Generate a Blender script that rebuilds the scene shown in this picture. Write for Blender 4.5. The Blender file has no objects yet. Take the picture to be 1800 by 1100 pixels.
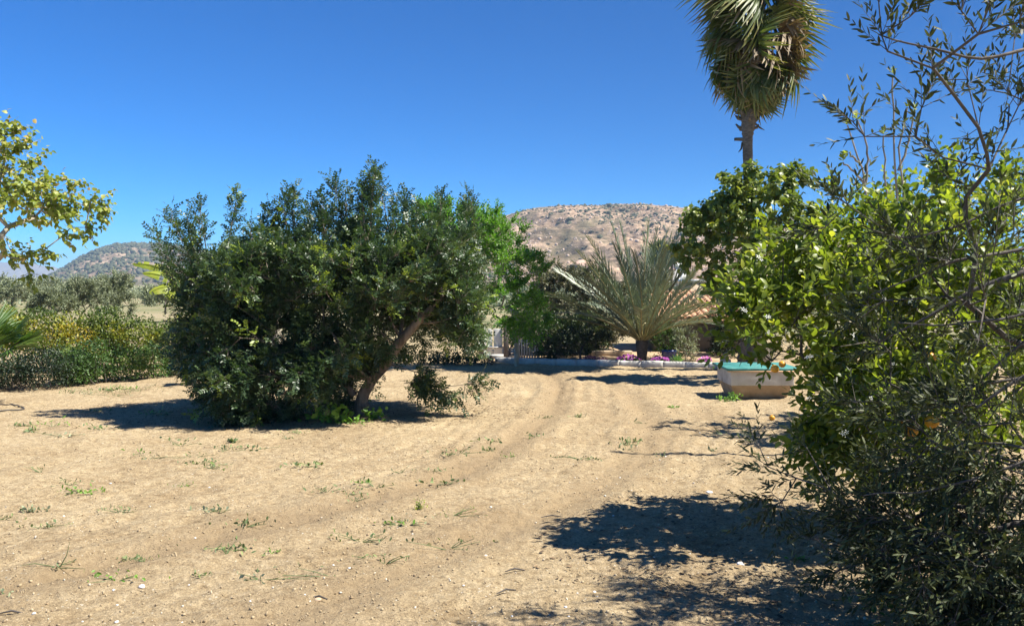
import bpy, math, random
import numpy as np
from mathutils import Vector, Matrix

random.seed(7)
R = np.random.default_rng(7)
SC = bpy.context.scene
COL = SC.collection

# ------------------------------------------------------------------ camera, sky, sun, exposure
CAMZ = 1.7
FPX = 1559.0
PITCH = math.atan(55 / FPX)
cam_d = bpy.data.cameras.new('camera')
cam_d.sensor_width = 36
cam_d.lens = 36 * FPX / 1800
cam_d.clip_start = 0.05
cam_d.clip_end = 60000
cam = bpy.data.objects.new('camera', cam_d)
cam.location = (0, 0, CAMZ)
cam.rotation_euler = (math.pi / 2 - PITCH, 0, 0)
COL.objects.link(cam)
SC.camera = cam

SUN_EL, SUN_AZ = math.radians(56), math.radians(97)   # azimuth from +Y towards +X
world = bpy.data.worlds.new('World')
SC.world = world
world.use_nodes = True
wn = world.node_tree
bg = wn.nodes['Background']
sky = wn.nodes.new('ShaderNodeTexSky')
sky.sky_type = 'NISHITA'
sky.sun_disc = False
sky.sun_elevation = SUN_EL
sky.sun_rotation = SUN_AZ
sky.altitude = 1500
sky.air_density = 0.6
sky.dust_density = 0.0
sky.ozone_density = 4.0
# deepen the blue over the whole sky: c * (c / blue) ** g, and let it darken gently from west to east
sx = wn.nodes.new('ShaderNodeSeparateColor'); wn.links.new(sky.outputs[0], sx.inputs[0])


def wm(op, a, b):
    n = wn.nodes.new('ShaderNodeMath'); n.operation = op
    for i, v in enumerate((a, b)):
        if isinstance(v, (int, float)): n.inputs[i].default_value = v
        else: wn.links.new(v, n.inputs[i])
    return n.outputs[0]


tc = wn.nodes.new('ShaderNodeTexCoord'); sp = wn.nodes.new('ShaderNodeSeparateXYZ'); wn.links.new(tc.outputs['Generated'], sp.inputs[0])
side = wm('ADD', wm('MULTIPLY', sp.outputs['X'], -.45), 1.0)
cc = wn.nodes.new('ShaderNodeCombineColor')
for i, g in ((0, 1.9), (1, .78)):
    wn.links.new(wm('MULTIPLY', wm('MULTIPLY', sx.outputs[i], wm('POWER', wm('DIVIDE', sx.outputs[i], sx.outputs[2]), g)), side), cc.inputs[i])
wn.links.new(wm('MULTIPLY', sx.outputs[2], side), cc.inputs[2])
wn.links.new(cc.outputs[0], bg.inputs[0])
bg.inputs[1].default_value = 0.084

sun_d = bpy.data.lights.new('sun', 'SUN')
sun_d.energy = 5.0
sun_d.angle = math.radians(0.5)
sun_d.color = (1.0, 0.95, 0.85)
sun = bpy.data.objects.new('sun', sun_d)
SD = Vector((math.sin(SUN_AZ) * math.cos(SUN_EL), math.cos(SUN_AZ) * math.cos(SUN_EL), math.sin(SUN_EL)))
sun.rotation_euler = SD.to_track_quat('Z', 'Y').to_euler()
sun.location = (8, -2, 12)
COL.objects.link(sun)

SC.view_settings.view_transform = 'Standard'
SC.view_settings.look = 'None'
SC.view_settings.gamma = 1
SC.view_settings.use_curve_mapping = False
SC.view_settings.exposure = 1.15
SC.render.engine = 'CYCLES'
SC.cycles.max_bounces = 6
SC.cycles.diffuse_bounces = 3
SC.cycles.transmission_bounces = 4
SC.cycles.volume_bounces = 0
SC.cycles.sample_clamp_indirect = 4
SC.cycles.use_denoising = True


# ------------------------------------------------------------------ helpers
def P(px, py, D):
    """place seen at pixel (of the 1800 wide photo) at distance D along +Y"""
    cx, cz = (px - 900) / FPX, (550 - py) / FPX
    c, s = math.cos(PITCH), math.sin(PITCH)
    y = c + cz * s
    z = -s + cz * c
    return np.array((cx / y * D, D, CAMZ + z / y * D))


def G(px, py):
    """point of the flat ground seen at the pixel"""
    a = P(px, py, 1.0)
    t = CAMZ / (CAMZ - a[2])
    return np.array((a[0] * t, t, 0.0))


def pxm(D):
    return D / FPX


def unit(v):
    return v / np.maximum(np.linalg.norm(v, axis=-1, keepdims=True), 1e-9)


def hash2(ix, iy, seed):
    n = (ix.astype(np.int64) * 374761393 + iy.astype(np.int64) * 668265263 + seed * 1442695041) & 0x7fffffff
    n = ((n ^ (n >> 13)) * 1274126177) & 0x7fffffff
    n = n ^ (n >> 16)
    return (n & 0xffff) / 65535.0


def vnoise(x, y, seed=0):
    ix, iy = np.floor(x), np.floor(y)
    fx, fy = x - ix, y - iy
    fx, fy = fx * fx * (3 - 2 * fx), fy * fy * (3 - 2 * fy)
    a, b = hash2(ix, iy, seed), hash2(ix + 1, iy, seed)
    c, d = hash2(ix, iy + 1, seed), hash2(ix + 1, iy + 1, seed)
    return (a * (1 - fx) + b * fx) * (1 - fy) + (c * (1 - fx) + d * fx) * fy - 0.5


def fbm(x, y, seed=0, octs=4, gain=0.5):
    s, a = 0, 1.0
    for k in range(octs):
        s = s + a * vnoise(x * 2 ** k + 13.7 * k, y * 2 ** k + 7.3 * k, seed + k)
        a *= gain
    return s


def tag(o, label=None, cat=None, group=None, kind=None):
    if label: o['label'] = label
    if cat: o['category'] = cat
    if group: o['group'] = group
    if kind: o['kind'] = kind
    return o


def empty(name, loc, label, cat, group=None):
    o = bpy.data.objects.new(name, None)
    o.location = loc
    o.empty_display_size = 0.1
    COL.objects.link(o)
    return tag(o, label, cat, group)


class MB:
    """collects polygons into one mesh"""
    def __init__(s):
        s.v, s.t, s.q, s.r, s.n = [], [], [], [], 0

    def add(s, v, tris=None, quads=None, rnd=0.0):
        v = np.asarray(v, float).reshape(-1, 3)
        s.v.append(v)
        s.r.append(np.broadcast_to(np.asarray(rnd, float), (len(v),)).copy())
        if tris is not None and len(tris): s.t.append(np.asarray(tris, int) + s.n)
        if quads is not None and len(quads): s.q.append(np.asarray(quads, int) + s.n)
        s.n += len(v)

    def scatter(s, T, org, fr, sc, rnd):
        """T=(verts,tris,quads); org (N,3); fr (N,3,3) rows = axes; sc (N,) or (N,3)"""
        tv, tt, tq = T
        N = len(org)
        if N == 0: return
        sc = np.asarray(sc, float)
        if sc.ndim == 0: sc = np.full(N, sc)
        if sc.ndim == 1: sc = np.repeat(sc[:, None], 3, 1)
        loc = tv[None] * sc[:, None, :]
        v = np.einsum('nki,nij->nkj', loc, fr) + org[:, None, :]
        off = (np.arange(N) * len(tv))[:, None, None]
        s.add(v, (tt[None] + off).reshape(-1, 3) if len(tt) else None,
              (tq[None] + off).reshape(-1, 4) if len(tq) else None,
              np.repeat(np.broadcast_to(np.asarray(rnd, float), (N,)), len(tv)))

    def box(s, lo, hi, rnd=0.0):
        x0, y0, z0 = lo; x1, y1, z1 = hi
        s.add([(x0, y0, z0), (x1, y0, z0), (x1, y1, z0), (x0, y1, z0), (x0, y0, z1), (x1, y0, z1), (x1, y1, z1), (x0, y1, z1)],
              None, [(0, 3, 2, 1), (4, 5, 6, 7), (0, 1, 5, 4), (1, 2, 6, 5), (2, 3, 7, 6), (3, 0, 4, 7)], rnd)

    def tube(s, pts, rad, n=6, rnd=0.0, cap=False, rough=0.0):
        pts = np.asarray(pts, float); rad = np.broadcast_to(np.asarray(rad, float), (len(pts),))
        t = unit(np.gradient(pts, axis=0))
        ref = np.array((0.31, 0.87, 0.38))
        a = unit(np.cross(t, ref)); b = np.cross(t, a)
        th = np.linspace(0, 2 * math.pi, n, endpoint=False)
        rr = rad[:, None] * (1 + rough * (R.random((len(pts), n)) - 0.5)) if rough else np.repeat(rad[:, None], n, 1)
        ring = pts[:, None] + rr[..., None] * (np.cos(th)[None, :, None] * a[:, None] + np.sin(th)[None, :, None] * b[:, None])
        q = []
        i = np.arange(len(pts) - 1)[:, None] * n; j = np.arange(n)[None]; k = (j + 1) % n
        q = np.stack([(i + j), (i + k), (i + n + k), (i + n + j)], -1).reshape(-1, 4)
        tr = None
        v = ring.reshape(-1, 3)
        if cap:
            v = np.vstack([v, pts[-1:]]); m = (len(pts) - 1) * n
            tr = [(m + a_, m + (a_ + 1) % n, len(v) - 1) for a_ in range(n)]
        s.add(v, tr, q, rnd)

    def mesh(s, name, mat, smooth=False, off=(0, 0, 0)):
        v = np.concatenate(s.v) - np.asarray(off, float)
        tl = np.concatenate(s.t) if s.t else np.zeros((0, 3), int)
        ql = np.concatenate(s.q) if s.q else np.zeros((0, 4), int)
        me = bpy.data.meshes.new(name)
        me.vertices.add(len(v)); me.vertices.foreach_set('co', v.astype(np.float32).ravel())
        loops = np.concatenate([tl.ravel(), ql.ravel()]).astype(np.int32)
        me.loops.add(len(loops)); me.loops.foreach_set('vertex_index', loops)
        me.polygons.add(len(tl) + len(ql))
        ls = np.concatenate([np.arange(len(tl)) * 3, len(tl) * 3 + np.arange(len(ql)) * 4]).astype(np.int32)
        me.polygons.foreach_set('loop_start', ls)
        try:
            me.polygons.foreach_set('loop_total', np.concatenate([np.full(len(tl), 3), np.full(len(ql), 4)]).astype(np.int32))
        except Exception:
            pass
        if smooth: me.polygons.foreach_set('use_smooth', np.ones(len(tl) + len(ql), bool))
        at = me.attributes.new('rnd', 'FLOAT', 'POINT')
        at.data.foreach_set('value', np.concatenate(s.r).astype(np.float32))
        me.update(calc_edges=True)
        if mat: me.materials.append(mat)
        return me

    def build(s, name, mat, parent=None, smooth=False, kind=None, label=None):
        off = tuple(parent.location) if parent else (0, 0, 0)
        if parent and parent.parent:
            off = tuple(Vector(off) + parent.parent.location)
        o = bpy.data.objects.new(name, s.mesh(name, mat, smooth, off))
        COL.objects.link(o)
        if parent: o.parent = parent
        return tag(o, label, None, None, kind)


def frames(d, upb=1.0, rs=0.6, rng=R, normal=None):
    """rows x,y,z : y along d, z roughly up"""
    y = unit(d)
    z = rng.normal(size=y.shape) * rs
    z = z + (normal if normal is not None else np.array((0, 0, upb)))
    z = unit(z - (z * y).sum(1, keepdims=True) * y)
    x = np.cross(y, z)
    return np.stack([x, y, z], 1)


def perp(d):
    a = np.where(np.abs(d[:, 2:3]) < 0.9, np.array((0, 0, 1.0)), np.array((1.0, 0, 0)))
    u = unit(np.cross(d, a))
    return u, np.cross(d, u)


def sprig(org, d, L, nl, ang=50, mode='spiral', start=0.12, rng=R, curve=0.0):
    """positions and directions of nl leaves along each shoot"""
    N = len(org)
    d = unit(d)
    u, w = perp(d)
    t = np.linspace(start, 1, nl)[None, :] + rng.uniform(-.03, .03, (N, nl))
    if mode == 'spiral':
        ph = rng.uniform(0, 6.28, (N, 1)) + np.arange(nl)[None] * 2.4
    else:
        ph = rng.uniform(0, 6.28, (N, 1)) + (np.arange(nl) % 2)[None] * math.pi + (np.arange(nl) // 2)[None] * math.pi / 2
        t = start + (1 - start) * ((np.arange(nl) // 2 + .5) / max(1, nl // 2))[None] + rng.uniform(-.02, .02, (N, nl))
    a = np.radians(ang) * (1.15 - 0.5 * t) + rng.normal(0, .15, (N, nl))
    rad = np.cos(ph)[..., None] * u[:, None] + np.sin(ph)[..., None] * w[:, None]
    ld = np.cos(a)[..., None] * d[:, None] + np.sin(a)[..., None] * rad
    pos = org[:, None] + (t * np.asarray(L).reshape(-1, 1))[..., None] * d[:, None]
    pos[..., 2] -= curve * t ** 2
    return pos.reshape(-1, 3), ld.reshape(-1, 3)


def leaf_t(w=0.4, fold=0.12, droop=0.12, secs=((.22, .8), (.5, 1), (.8, .6))):
    """leaf of length 1 along +Y"""
    v = [(0, 0, 0)]
    for t, k in secs:
        z = -droop * t * t
        hw = w / 2 * k
        v += [(-hw, t, z + fold * k * w), (0, t, z), (hw, t, z + fold * k * w)]
    v.append((0, 1, -droop * 1.1))
    n = len(secs)
    tr = [(0, 2, 1), (0, 3, 2)]
    q = []
    for i in range(n - 1):
        b = 1 + 3 * i
        q += [(b, b + 1, b + 4, b + 3), (b + 1, b + 2, b + 5, b + 4)]
    b = 1 + 3 * (n - 1)
    e = len(v) - 1
    tr += [(b, b + 1, e), (b + 1, b + 2, e)]
    return np.array(v, float), np.array(tr), np.array(q, int).reshape(-1, 4)


def leaf_small(w=0.5, fold=0.15, tip=.62):
    v = [(0, 0, 0), (-w / 2, .4, fold * w), (-w / 2 * .8, tip + .15, fold * w), (0, 1, -.03), (w / 2 * .8, tip + .15, fold * w), (w / 2, .4, fold * w)]
    return np.array(v, float), np.zeros((0, 3), int), np.array([(0, 3, 2, 1), (0, 5, 4, 3)])


def leaf_quad(w=0.5):
    v = [(0, 0, 0), (-w / 2, .5, .03), (0, 1, -.06), (w / 2, .5, .03)]
    return np.array(v, float), np.zeros((0, 3), int), np.array([(0, 3, 2, 1)])


def blade_t(w=.06):
    v = [(-w / 2, 0, 0), (w / 2, 0, 0), (w / 2 * .8, .5, .1), (-w / 2 * .8, .5, .1), (0, 1, -.05)]
    return np.array(v, float), np.array([(3, 2, 4)]), np.array([(0, 1, 2, 3)])


def ico(sub=0):
    import bmesh
    bm = bmesh.new()
    bmesh.ops.create_icosphere(bm, subdivisions=sub + 1, radius=1)
    v = np.array([x.co[:] for x in bm.verts]); f = np.array([[x.index for x in p.verts] for p in bm.faces])
    bm.free()
    return v, f, np.zeros((0, 4), int)


ICO0, ICO1 = ico(0), ico(1)
I3 = np.eye(3)


def rot_frames(N, rng=R):
    q = unit(rng.normal(size=(N, 4)))
    w, x, y, z = q.T
    return np.stack([np.stack([1 - 2 * (y * y + z * z), 2 * (x * y - z * w), 2 * (x * z + y * w)], 1),
                     np.stack([2 * (x * y + z * w), 1 - 2 * (x * x + z * z), 2 * (y * z - x * w)], 1),
                     np.stack([2 * (x * z - y * w), 2 * (y * z + x * w), 1 - 2 * (x * x + y * y)], 1)], 1)


class Skel:
    """a woody skeleton that reaches for target points"""
    def __init__(s, trunk, targets, seg=.2, rtip=.004, rtrunk=.09, first=1, wig=.06, up=.0, expo=.5, bias=.3):
        pos = [np.asarray(p, float) for p in trunk]; par = [-1] + list(range(len(trunk) - 1))
        plen = [0.0]
        for i in range(1, len(pos)): plen.append(plen[-1] + np.linalg.norm(pos[i] - pos[i - 1]))
        top = pos[-1]
        targets = np.asarray(targets)
        order = np.argsort(np.linalg.norm(targets - top, axis=1))
        cap = len(pos) + int(len(targets) * 14)
        A = np.zeros((cap, 3)); PL = np.zeros(cap)
        A[:len(pos)] = pos; PL[:len(pos)] = plen
        n = len(pos)
        tips = []
        for ti in order:
            t = targets[ti]
            d = np.linalg.norm(A[first:n] - t, axis=1) + bias * PL[first:n]
            k = int(np.argmin(d)) + first
            a = A[k]
            dist = np.linalg.norm(t - a)
            if dist < .04: continue
            m = min(12, max(1, int(dist / seg)))
            if n + m >= cap: break
            pd = unit(a - A[par[k]]) if par[k] >= 0 else np.array((0, 0, 1.0))
            c = a + pd * dist * .35 + np.array((0, 0, up * dist))
            last = k
            for j in range(1, m + 1):
                u = j / m
                p = (1 - u) ** 2 * a + 2 * u * (1 - u) * c + u * u * t
                if j < m: p = p + R.normal(0, wig * seg, 3)
                A[n] = p; PL[n] = PL[last] + np.linalg.norm(p - A[last])
                par.append(last); last = n; n += 1
            tips.append(last)
        s.pos = A[:n]; s.par = np.array(par); s.tips = np.array(tips)
        cnt = np.zeros(n); haschild = np.zeros(n, bool)
        for i in range(n - 1, 0, -1):
            if not haschild[i]: cnt[i] = 1
            cnt[par[i]] += cnt[i]; haschild[par[i]] = True
        s.cnt = cnt
        s.rad = np.minimum(rtip * cnt ** expo, rtrunk)
        s.nt = len(trunk)
        s.dir = np.zeros((n, 3)); s.dir[1:] = unit(s.pos[1:] - s.pos[s.par[1:]]); s.dir[0] = (0, 0, 1)

    def wood(s, mb_trunk, mb, sides=5, trunk_rad=None, rnd=0.5, minrad=0.0, mb_big=None, bigr=9):
        n = len(s.pos)
        best = np.full(n, -1)
        for i in range(1, n):
            p = s.par[i]
            if best[p] < 0 or s.cnt[i] > s.cnt[best[p]]: best[p] = i
        # trunk
        tr = s.pos[:s.nt]
        rr = trunk_rad if trunk_rad is not None else s.rad[:s.nt]
        mb_trunk.tube(tr, rr, 10, rnd, True, .12)
        for i in range(1, n):
            p = s.par[i]
            if i < s.nt: continue
            if p >= s.nt and best[p] == i: continue
            ch = [i]
            while best[ch[-1]] >= 0: ch.append(best[ch[-1]])
            pts = np.vstack([s.pos[p:p + 1], s.pos[ch]])
            r = np.concatenate([[min(s.rad[p], s.rad[ch[0]] * 1.15)], s.rad[ch]])
            if r.max() < minrad: continue
            m = mb_big if (mb_big is not None and r.max() > bigr) else mb
            m.tube(pts, r, sides if r.max() > .012 else 3, rnd)


def blobs(spec, n, hollow=.5):
    """spec: list of (px,py,D,rx_px,ry_px,rd_m,weight) -> n points in the union"""
    w = np.array([s[6] for s in spec], float); w /= w.sum()
    k = R.choice(len(spec), n, p=w)
    d = unit(R.normal(size=(n, 3))) * (R.random(n) ** hollow)[:, None]
    out = np.zeros((n, 3))
    for i, s in enumerate(spec):
        m = k == i
        c = P(s[0], s[1], s[2])
        out[m] = c + d[m] * np.array((s[3] * pxm(s[2]), s[5], s[4] * pxm(s[2])))
    return out


# ------------------------------------------------------------------ materials
def newmat(name):
    m = bpy.data.materials.new(name)
    m.use_nodes = True
    nt = m.node_tree
    return m, nt, nt.nodes['Principled BSDF']


def ramp(nt, fac, stops):
    r = nt.nodes.new('ShaderNodeValToRGB')
    el = r.color_ramp.elements
    while len(el) < len(stops): el.new(.5)
    for e, (p, c) in zip(el, stops):
        e.position = p; e.color = (*c, 1)
    nt.links.new(fac, r.inputs[0])
    return r.outputs[0]


def noise(nt, scale, detail=4, rough=.55, co=None, dim=None):
    n = nt.nodes.new('ShaderNodeTexNoise')
    n.inputs['Scale'].default_value = scale
    n.inputs['Detail'].default_value = detail
    n.inputs['Roughness'].default_value = rough
    if co is not None: nt.links.new(co, n.inputs['Vector'])
    return n.outputs['Fac']


def coords(nt, scale=(1, 1, 1), rot=(0, 0, 0)):
    g = nt.nodes.new('ShaderNodeNewGeometry')
    mp = nt.nodes.new('ShaderNodeMapping')
    mp.inputs['Scale'].default_value = scale
    mp.inputs['Rotation'].default_value = rot
    nt.links.new(g.outputs['Position'], mp.inputs['Vector'])
    return mp.outputs[0]


def mixc(nt, fac, a, b, mode='MIX'):
    m = nt.nodes.new('ShaderNodeMix')
    m.data_type = 'RGBA'
    m.blend_type = mode
    for sock, val in ((m.inputs['Factor'], fac), (m.inputs['A'], a), (m.inputs['B'], b)):
        pass
    def put(s, v):
        if isinstance(v, (int, float)): s.default_value = v
        elif isinstance(v, tuple): s.default_value = (*v, 1)
        else: nt.links.new(v, s)
    put(m.inputs[0], fac); put(m.inputs[6], a); put(m.inputs[7], b)
    return m.outputs[2]


def mathn(nt, op, a, b=None):
    m = nt.nodes.new('ShaderNodeMath'); m.operation = op
    for i, v in enumerate((a, b)):
        if v is None: continue
        if isinstance(v, (int, float)): m.inputs[i].default_value = v
        else: nt.links.new(v, m.inputs[i])
    return m.outputs[0]


def bump(nt, bs, h, strength, dist=.02):
    b = nt.nodes.new('ShaderNodeBump')
    b.inputs['Strength'].default_value = strength
    b.inputs['Distance'].default_value = dist
    nt.links.new(h, b.inputs['Height'])
    nt.links.new(b.outputs[0], bs.inputs['Normal'])


def leafmat(name, stops, rough=.45, trans=.3, tmul=1.6, spec=.5):
    m, nt, bs = newmat(name)
    at = nt.nodes.new('ShaderNodeAttribute'); at.attribute_name = 'rnd'
    c = ramp(nt, at.outputs['Fac'], stops)
    nz = noise(nt, 6, 2, .5, coords(nt))
    c = mixc(nt, .35, c, ramp(nt, nz, [(.3, (.55, .55, .55)), (.7, (1.3, 1.3, 1.3))]), 'MULTIPLY')
    nt.links.new(c, bs.inputs['Base Color'])
    bs.inputs['Roughness'].default_value = rough
    bs.inputs['Specular IOR Level'].default_value = spec
    if trans:
        tr = nt.nodes.new('ShaderNodeBsdfTranslucent')
        tc = mixc(nt, 1.0, c, (tmul, tmul * 1.02, tmul * .45), 'MULTIPLY')
        nt.links.new(tc, tr.inputs[0])
        ms = nt.nodes.new('ShaderNodeMixShader')
        ms.inputs[0].default_value = trans
        nt.links.new(bs.outputs[0], ms.inputs[1]); nt.links.new(tr.outputs[0], ms.inputs[2])
        nt.links.new(ms.outputs[0], nt.nodes['Material Output'].inputs[0])
    return m


def barkmat(name, a, b, scale=18, stretch=.25, strength=.6):
    m, nt, bs = newmat(name)
    co = coords(nt, (1, 1, stretch))
    n = noise(nt, scale, 6, .65, co)
    n2 = noise(nt, 3, 3, .6, coords(nt))
    c = ramp(nt, n, [(.32, a), (.68, b)])
    c = mixc(nt, .5, c, ramp(nt, n2, [(.35, (.6, .6, .6)), (.65, (1.25, 1.22, 1.2))]), 'MULTIPLY')
    nt.links.new(c, bs.inputs['Base Color'])
    bs.inputs['Roughness'].default_value = .85
    bump(nt, bs, n, strength, .02)
    return m


def plainmat(name, stops, scale=8, rough=.8, bs_=.3, stretch=(1, 1, 1), dist=.01):
    m, nt, bs = newmat(name)
    n = noise(nt, scale, 6, .65, coords(nt, stretch))
    nt.links.new(ramp(nt, n, stops), bs.inputs['Base Color'])
    bs.inputs['Roughness'].default_value = rough
    if bs_: bump(nt, bs, n, bs_, dist)
    return m


M = {}
M['carob'] = leafmat('carob_leaf', [(0, (.032, .062, .025)), (.5, (.062, .108, .042)), (.85, (.12, .17, .068)), (1, (.22, .29, .045))], .42, .24, 1.7, .55)
M['citrus'] = leafmat('citrus_leaf', [(0, (.045, .085, .012)), (.4, (.105, .15, .02)), (.75, (.20, .25, .03)), (1, (.36, .38, .06))], .42, .42, 1.9)
M['olive'] = leafmat('olive_leaf', [(0, (.018, .026, .009)), (.6, (.045, .058, .020)), (1, (.13, .15, .055))], .55, .16, 1.5, .3)
M['yellowleaf'] = leafmat('yellow_green_leaf', [(0, (.11, .16, .025)), (.5, (.23, .29, .045)), (.9, (.38, .38, .09)), (1, (.40, .29, .09))], .5, .3, 1.4)
M['mulberry'] = leafmat('broad_leaf', [(0, (.07, .11, .016)), (.6, (.14, .19, .03)), (1, (.30, .32, .055))], .45, .28, 1.7)
M['bright'] = leafmat('bright_green_leaf', [(0, (.05, .14, .012)), (.6, (.10, .25, .018)), (1, (.20, .38, .03))], .5, .35, 1.6)
M['hedgey'] = leafmat('hedge_yellow_leaf', [(0, (.05, .09, .018)), (.45, (.13, .18, .025)), (.85, (.30, .30, .03)), (1, (.42, .32, .04))], .5, .3, 1.4)
M['hedgeg'] = leafmat('hedge_green_leaf', [(0, (.045, .085, .022)), (.6, (.075, .15, .03)), (1, (.15, .21, .04))], .5, .25, 1.5)
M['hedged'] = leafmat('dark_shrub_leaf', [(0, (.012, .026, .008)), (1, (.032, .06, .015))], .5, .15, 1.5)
M['greytree'] = leafmat('grey_green_leaf', [(0, (.15, .18, .105)), (.6, (.22, .255, .15)), (1, (.32, .35, .20))], .6, .15, 1.2)
M['brownshrub'] = leafmat('brownish_shrub_leaf', [(0, (.07, .085, .042)), (.6, (.15, .155, .085)), (1, (.26, .22, .13))], .6, .15, 1.2)
M['date'] = leafmat('date_palm_leaf', [(0, (.13, .17, .11)), (.6, (.20, .25, .165)), (1, (.30, .34, .22))], .42, .1, 1.2)
M['datestem'] = plainmat('date_palm_stem', [(.3, (.17, .17, .07)), (.7, (.34, .27, .11))], 9, .55, .2)
M['fan'] = leafmat('fan_palm_leaf', [(0, (.035, .06, .014)), (.55, (.09, .125, .028)), (1, (.30, .27, .08))], .5, .25, 1.5)
M['deadfan'] = leafmat('dry_fan_palm_leaf', [(0, (.11, .075, .04)), (.6, (.21, .15, .085)), (1, (.38, .29, .18))], .7, .15, 1.2)
M['banana'] = leafmat('banana_leaf', [(0, (.20, .28, .03)), (.7, (.33, .38, .05)), (1, (.45, .36, .08))], .4, .45, 1.6)
M['mallow'] = leafmat('mallow_leaf', [(0, (.11, .25, .03)), (1, (.22, .38, .06))], .5, .3, 1.5)
M['weed'] = leafmat('weed_leaf', [(0, (.085, .13, .05)), (.6, (.15, .21, .08)), (1, (.24, .29, .10))], .6, .2, 1.3)
M['agave'] = leafmat('agave_leaf', [(0, (.12, .26, .07)), (1, (.22, .40, .12))], .45, .15, 1.3)
M['petal'] = leafmat('magenta_petal', [(0, (.30, .03, .28)), (1, (.55, .10, .50))], .5, .3, 1.2)
M['petalw'] = leafmat('white_petal', [(0, (.75, .74, .68)), (1, (.85, .84, .8))], .5, .3, 1.2)
M['petaly'] = leafmat('yellow_petal', [(0, (.65, .40, .02)), (1, (.75, .52, .03))], .5, .3, 1.2)
M['shadedpurple'] = leafmat('shaded_purple_leaf', [(0, (.06, .02, .045)), (1, (.13, .04, .09))], .5, .2, 1.2)  # purple of the shaded clump, its shade painted into leaf and petal colour
M['scrub'] = leafmat('hillside_scrub', [(0, (.05, .06, .03)), (.6, (.09, .095, .05)), (1, (.16, .15, .09))], .9, 0)
M['carobbark'] = barkmat('carob_bark', (.12, .085, .06), (.34, .27, .21))
M['darkbark'] = barkmat('grey_olive_bark', (.05, .042, .035), (.15, .13, .11), 25)
M['palebark'] = barkmat('pale_bark', (.28, .25, .19), (.50, .46, .36), 14)
M['palmbark'] = barkmat('palm_bark', (.07, .055, .045), (.20, .165, .13), 16, 2.2, .8)
M['twig'] = barkmat('pale_twig', (.20, .17, .12), (.42, .36, .28), 40)
M['orange'] = plainmat('orange_peel', [(.3, (.70, .27, .015)), (.7, (.82, .40, .03))], 60, .4, .15)
M['kerb'] = plainmat('kerb_concrete', [(.25, (.34, .32, .29)), (.6, (.58, .56, .52)), (.8, (.68, .66, .62))], 5, .85, .3)
M['plaster'] = plainmat('grey_plaster', [(.3, (.13, .115, .10)), (.7, (.22, .19, .165))], 1.6, .9, .2)  # grey render, darkened to carry the shade that lies on the wall
M['tan'] = plainmat('tan_plaster', [(.3, (.42, .31, .20)), (.7, (.55, .43, .30))], 3, .9, .2)
M['white'] = plainmat('white_paint', [(.3, (.66, .65, .62)), (.7, (.80, .79, .77))], 3, .7, .1)
M['tile'] = plainmat('clay_tile', [(.3, (.50, .28, .16)), (.7, (.72, .47, .29))], 6, .85, .4)
M['teal'] = plainmat('teal_paint', [(.32, (.03, .13, .115)), (.5, (.04, .21, .19)), (.62, (.09, .28, .25)), (.72, (.26, .24, .19))], 7, .6, .25)
M['trough'] = plainmat('trough_render', [(.3, (.30, .27, .23)), (.42, (.46, .43, .39)), (.7, (.60, .57, .53))], 5, .85, .25)
M['troughbase'] = plainmat('trough_base_render', [(.3, (.26, .18, .10)), (.45, (.38, .26, .15)), (.7, (.50, .36, .22))], 5, .9, .3)
M['wood'] = plainmat('old_wood', [(.3, (.10, .08, .065)), (.7, (.24, .2, .17))], 20, .85, .4, (1, 1, .15))
M['palewood'] = plainmat('weathered_picket', [(.3, (.42, .40, .38)), (.7, (.6, .58, .55))], 20, .8, .2)
M['blue'] = plainmat('blue_glaze', [(.3, (.008, .02, .10)), (.7, (.02, .05, .2))], 6, .25, 0)
M['hose'] = plainmat('dark_hose', [(.3, (.05, .045, .04)), (.7, (.09, .08, .07))], 6, .6, 0)
M['glass'] = plainmat('dark_window', [(.3, (.02, .025, .03)), (.7, (.05, .055, .06))], 6, .1, 0)
M['pinkroof'] = plainmat('pale_clay_roof', [(.3, (.46, .29, .22)), (.7, (.56, .38, .30))], .6, .9, 0)
M['stonew'] = plainmat('white_stone', [(.3, (.55, .53, .5)), (.7, (.8, .79, .77))], 30, .8, .3)
M['clod'] = leafmat('soil_clod', [(0, (.26, .19, .11)), (.5, (.37, .285, .17)), (.9, (.45, .355, .225)), (.97, (.62, .56, .47)), (1, (.75, .72, .66))], .95, 0)

# ------------------------------------------------------------------ ground
RUTC = np.array([G(px, py)[:2] for px, py in ((960, 652), (985, 680), (975, 720), (920, 765), (840, 815), (700, 865), (500, 915), (250, 975), (0, 1040))] + [np.array((-5.5, 3.6))])
RUTD = np.array([G(px, py)[:2] for px, py in ((1040, 652), (1110, 700), (1150, 745), (1130, 790), (1060, 850), (930, 910), (700, 1000), (520, 1090))] + [np.array((-3.0, 2.6))])


def densify(p, n=160):
    d = np.r_[0, np.cumsum(np.linalg.norm(np.diff(p, axis=0), axis=1))]
    t = np.linspace(0, d[-1], n)
    q = np.stack([np.interp(t, d, p[:, 0]), np.interp(t, d, p[:, 1])], 1)
    for _ in range(6):
        q[1:-1] = (q[:-2] + 2 * q[1:-1] + q[2:]) / 4
    return q


RC, RD = densify(RUTC), densify(RUTD)


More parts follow.
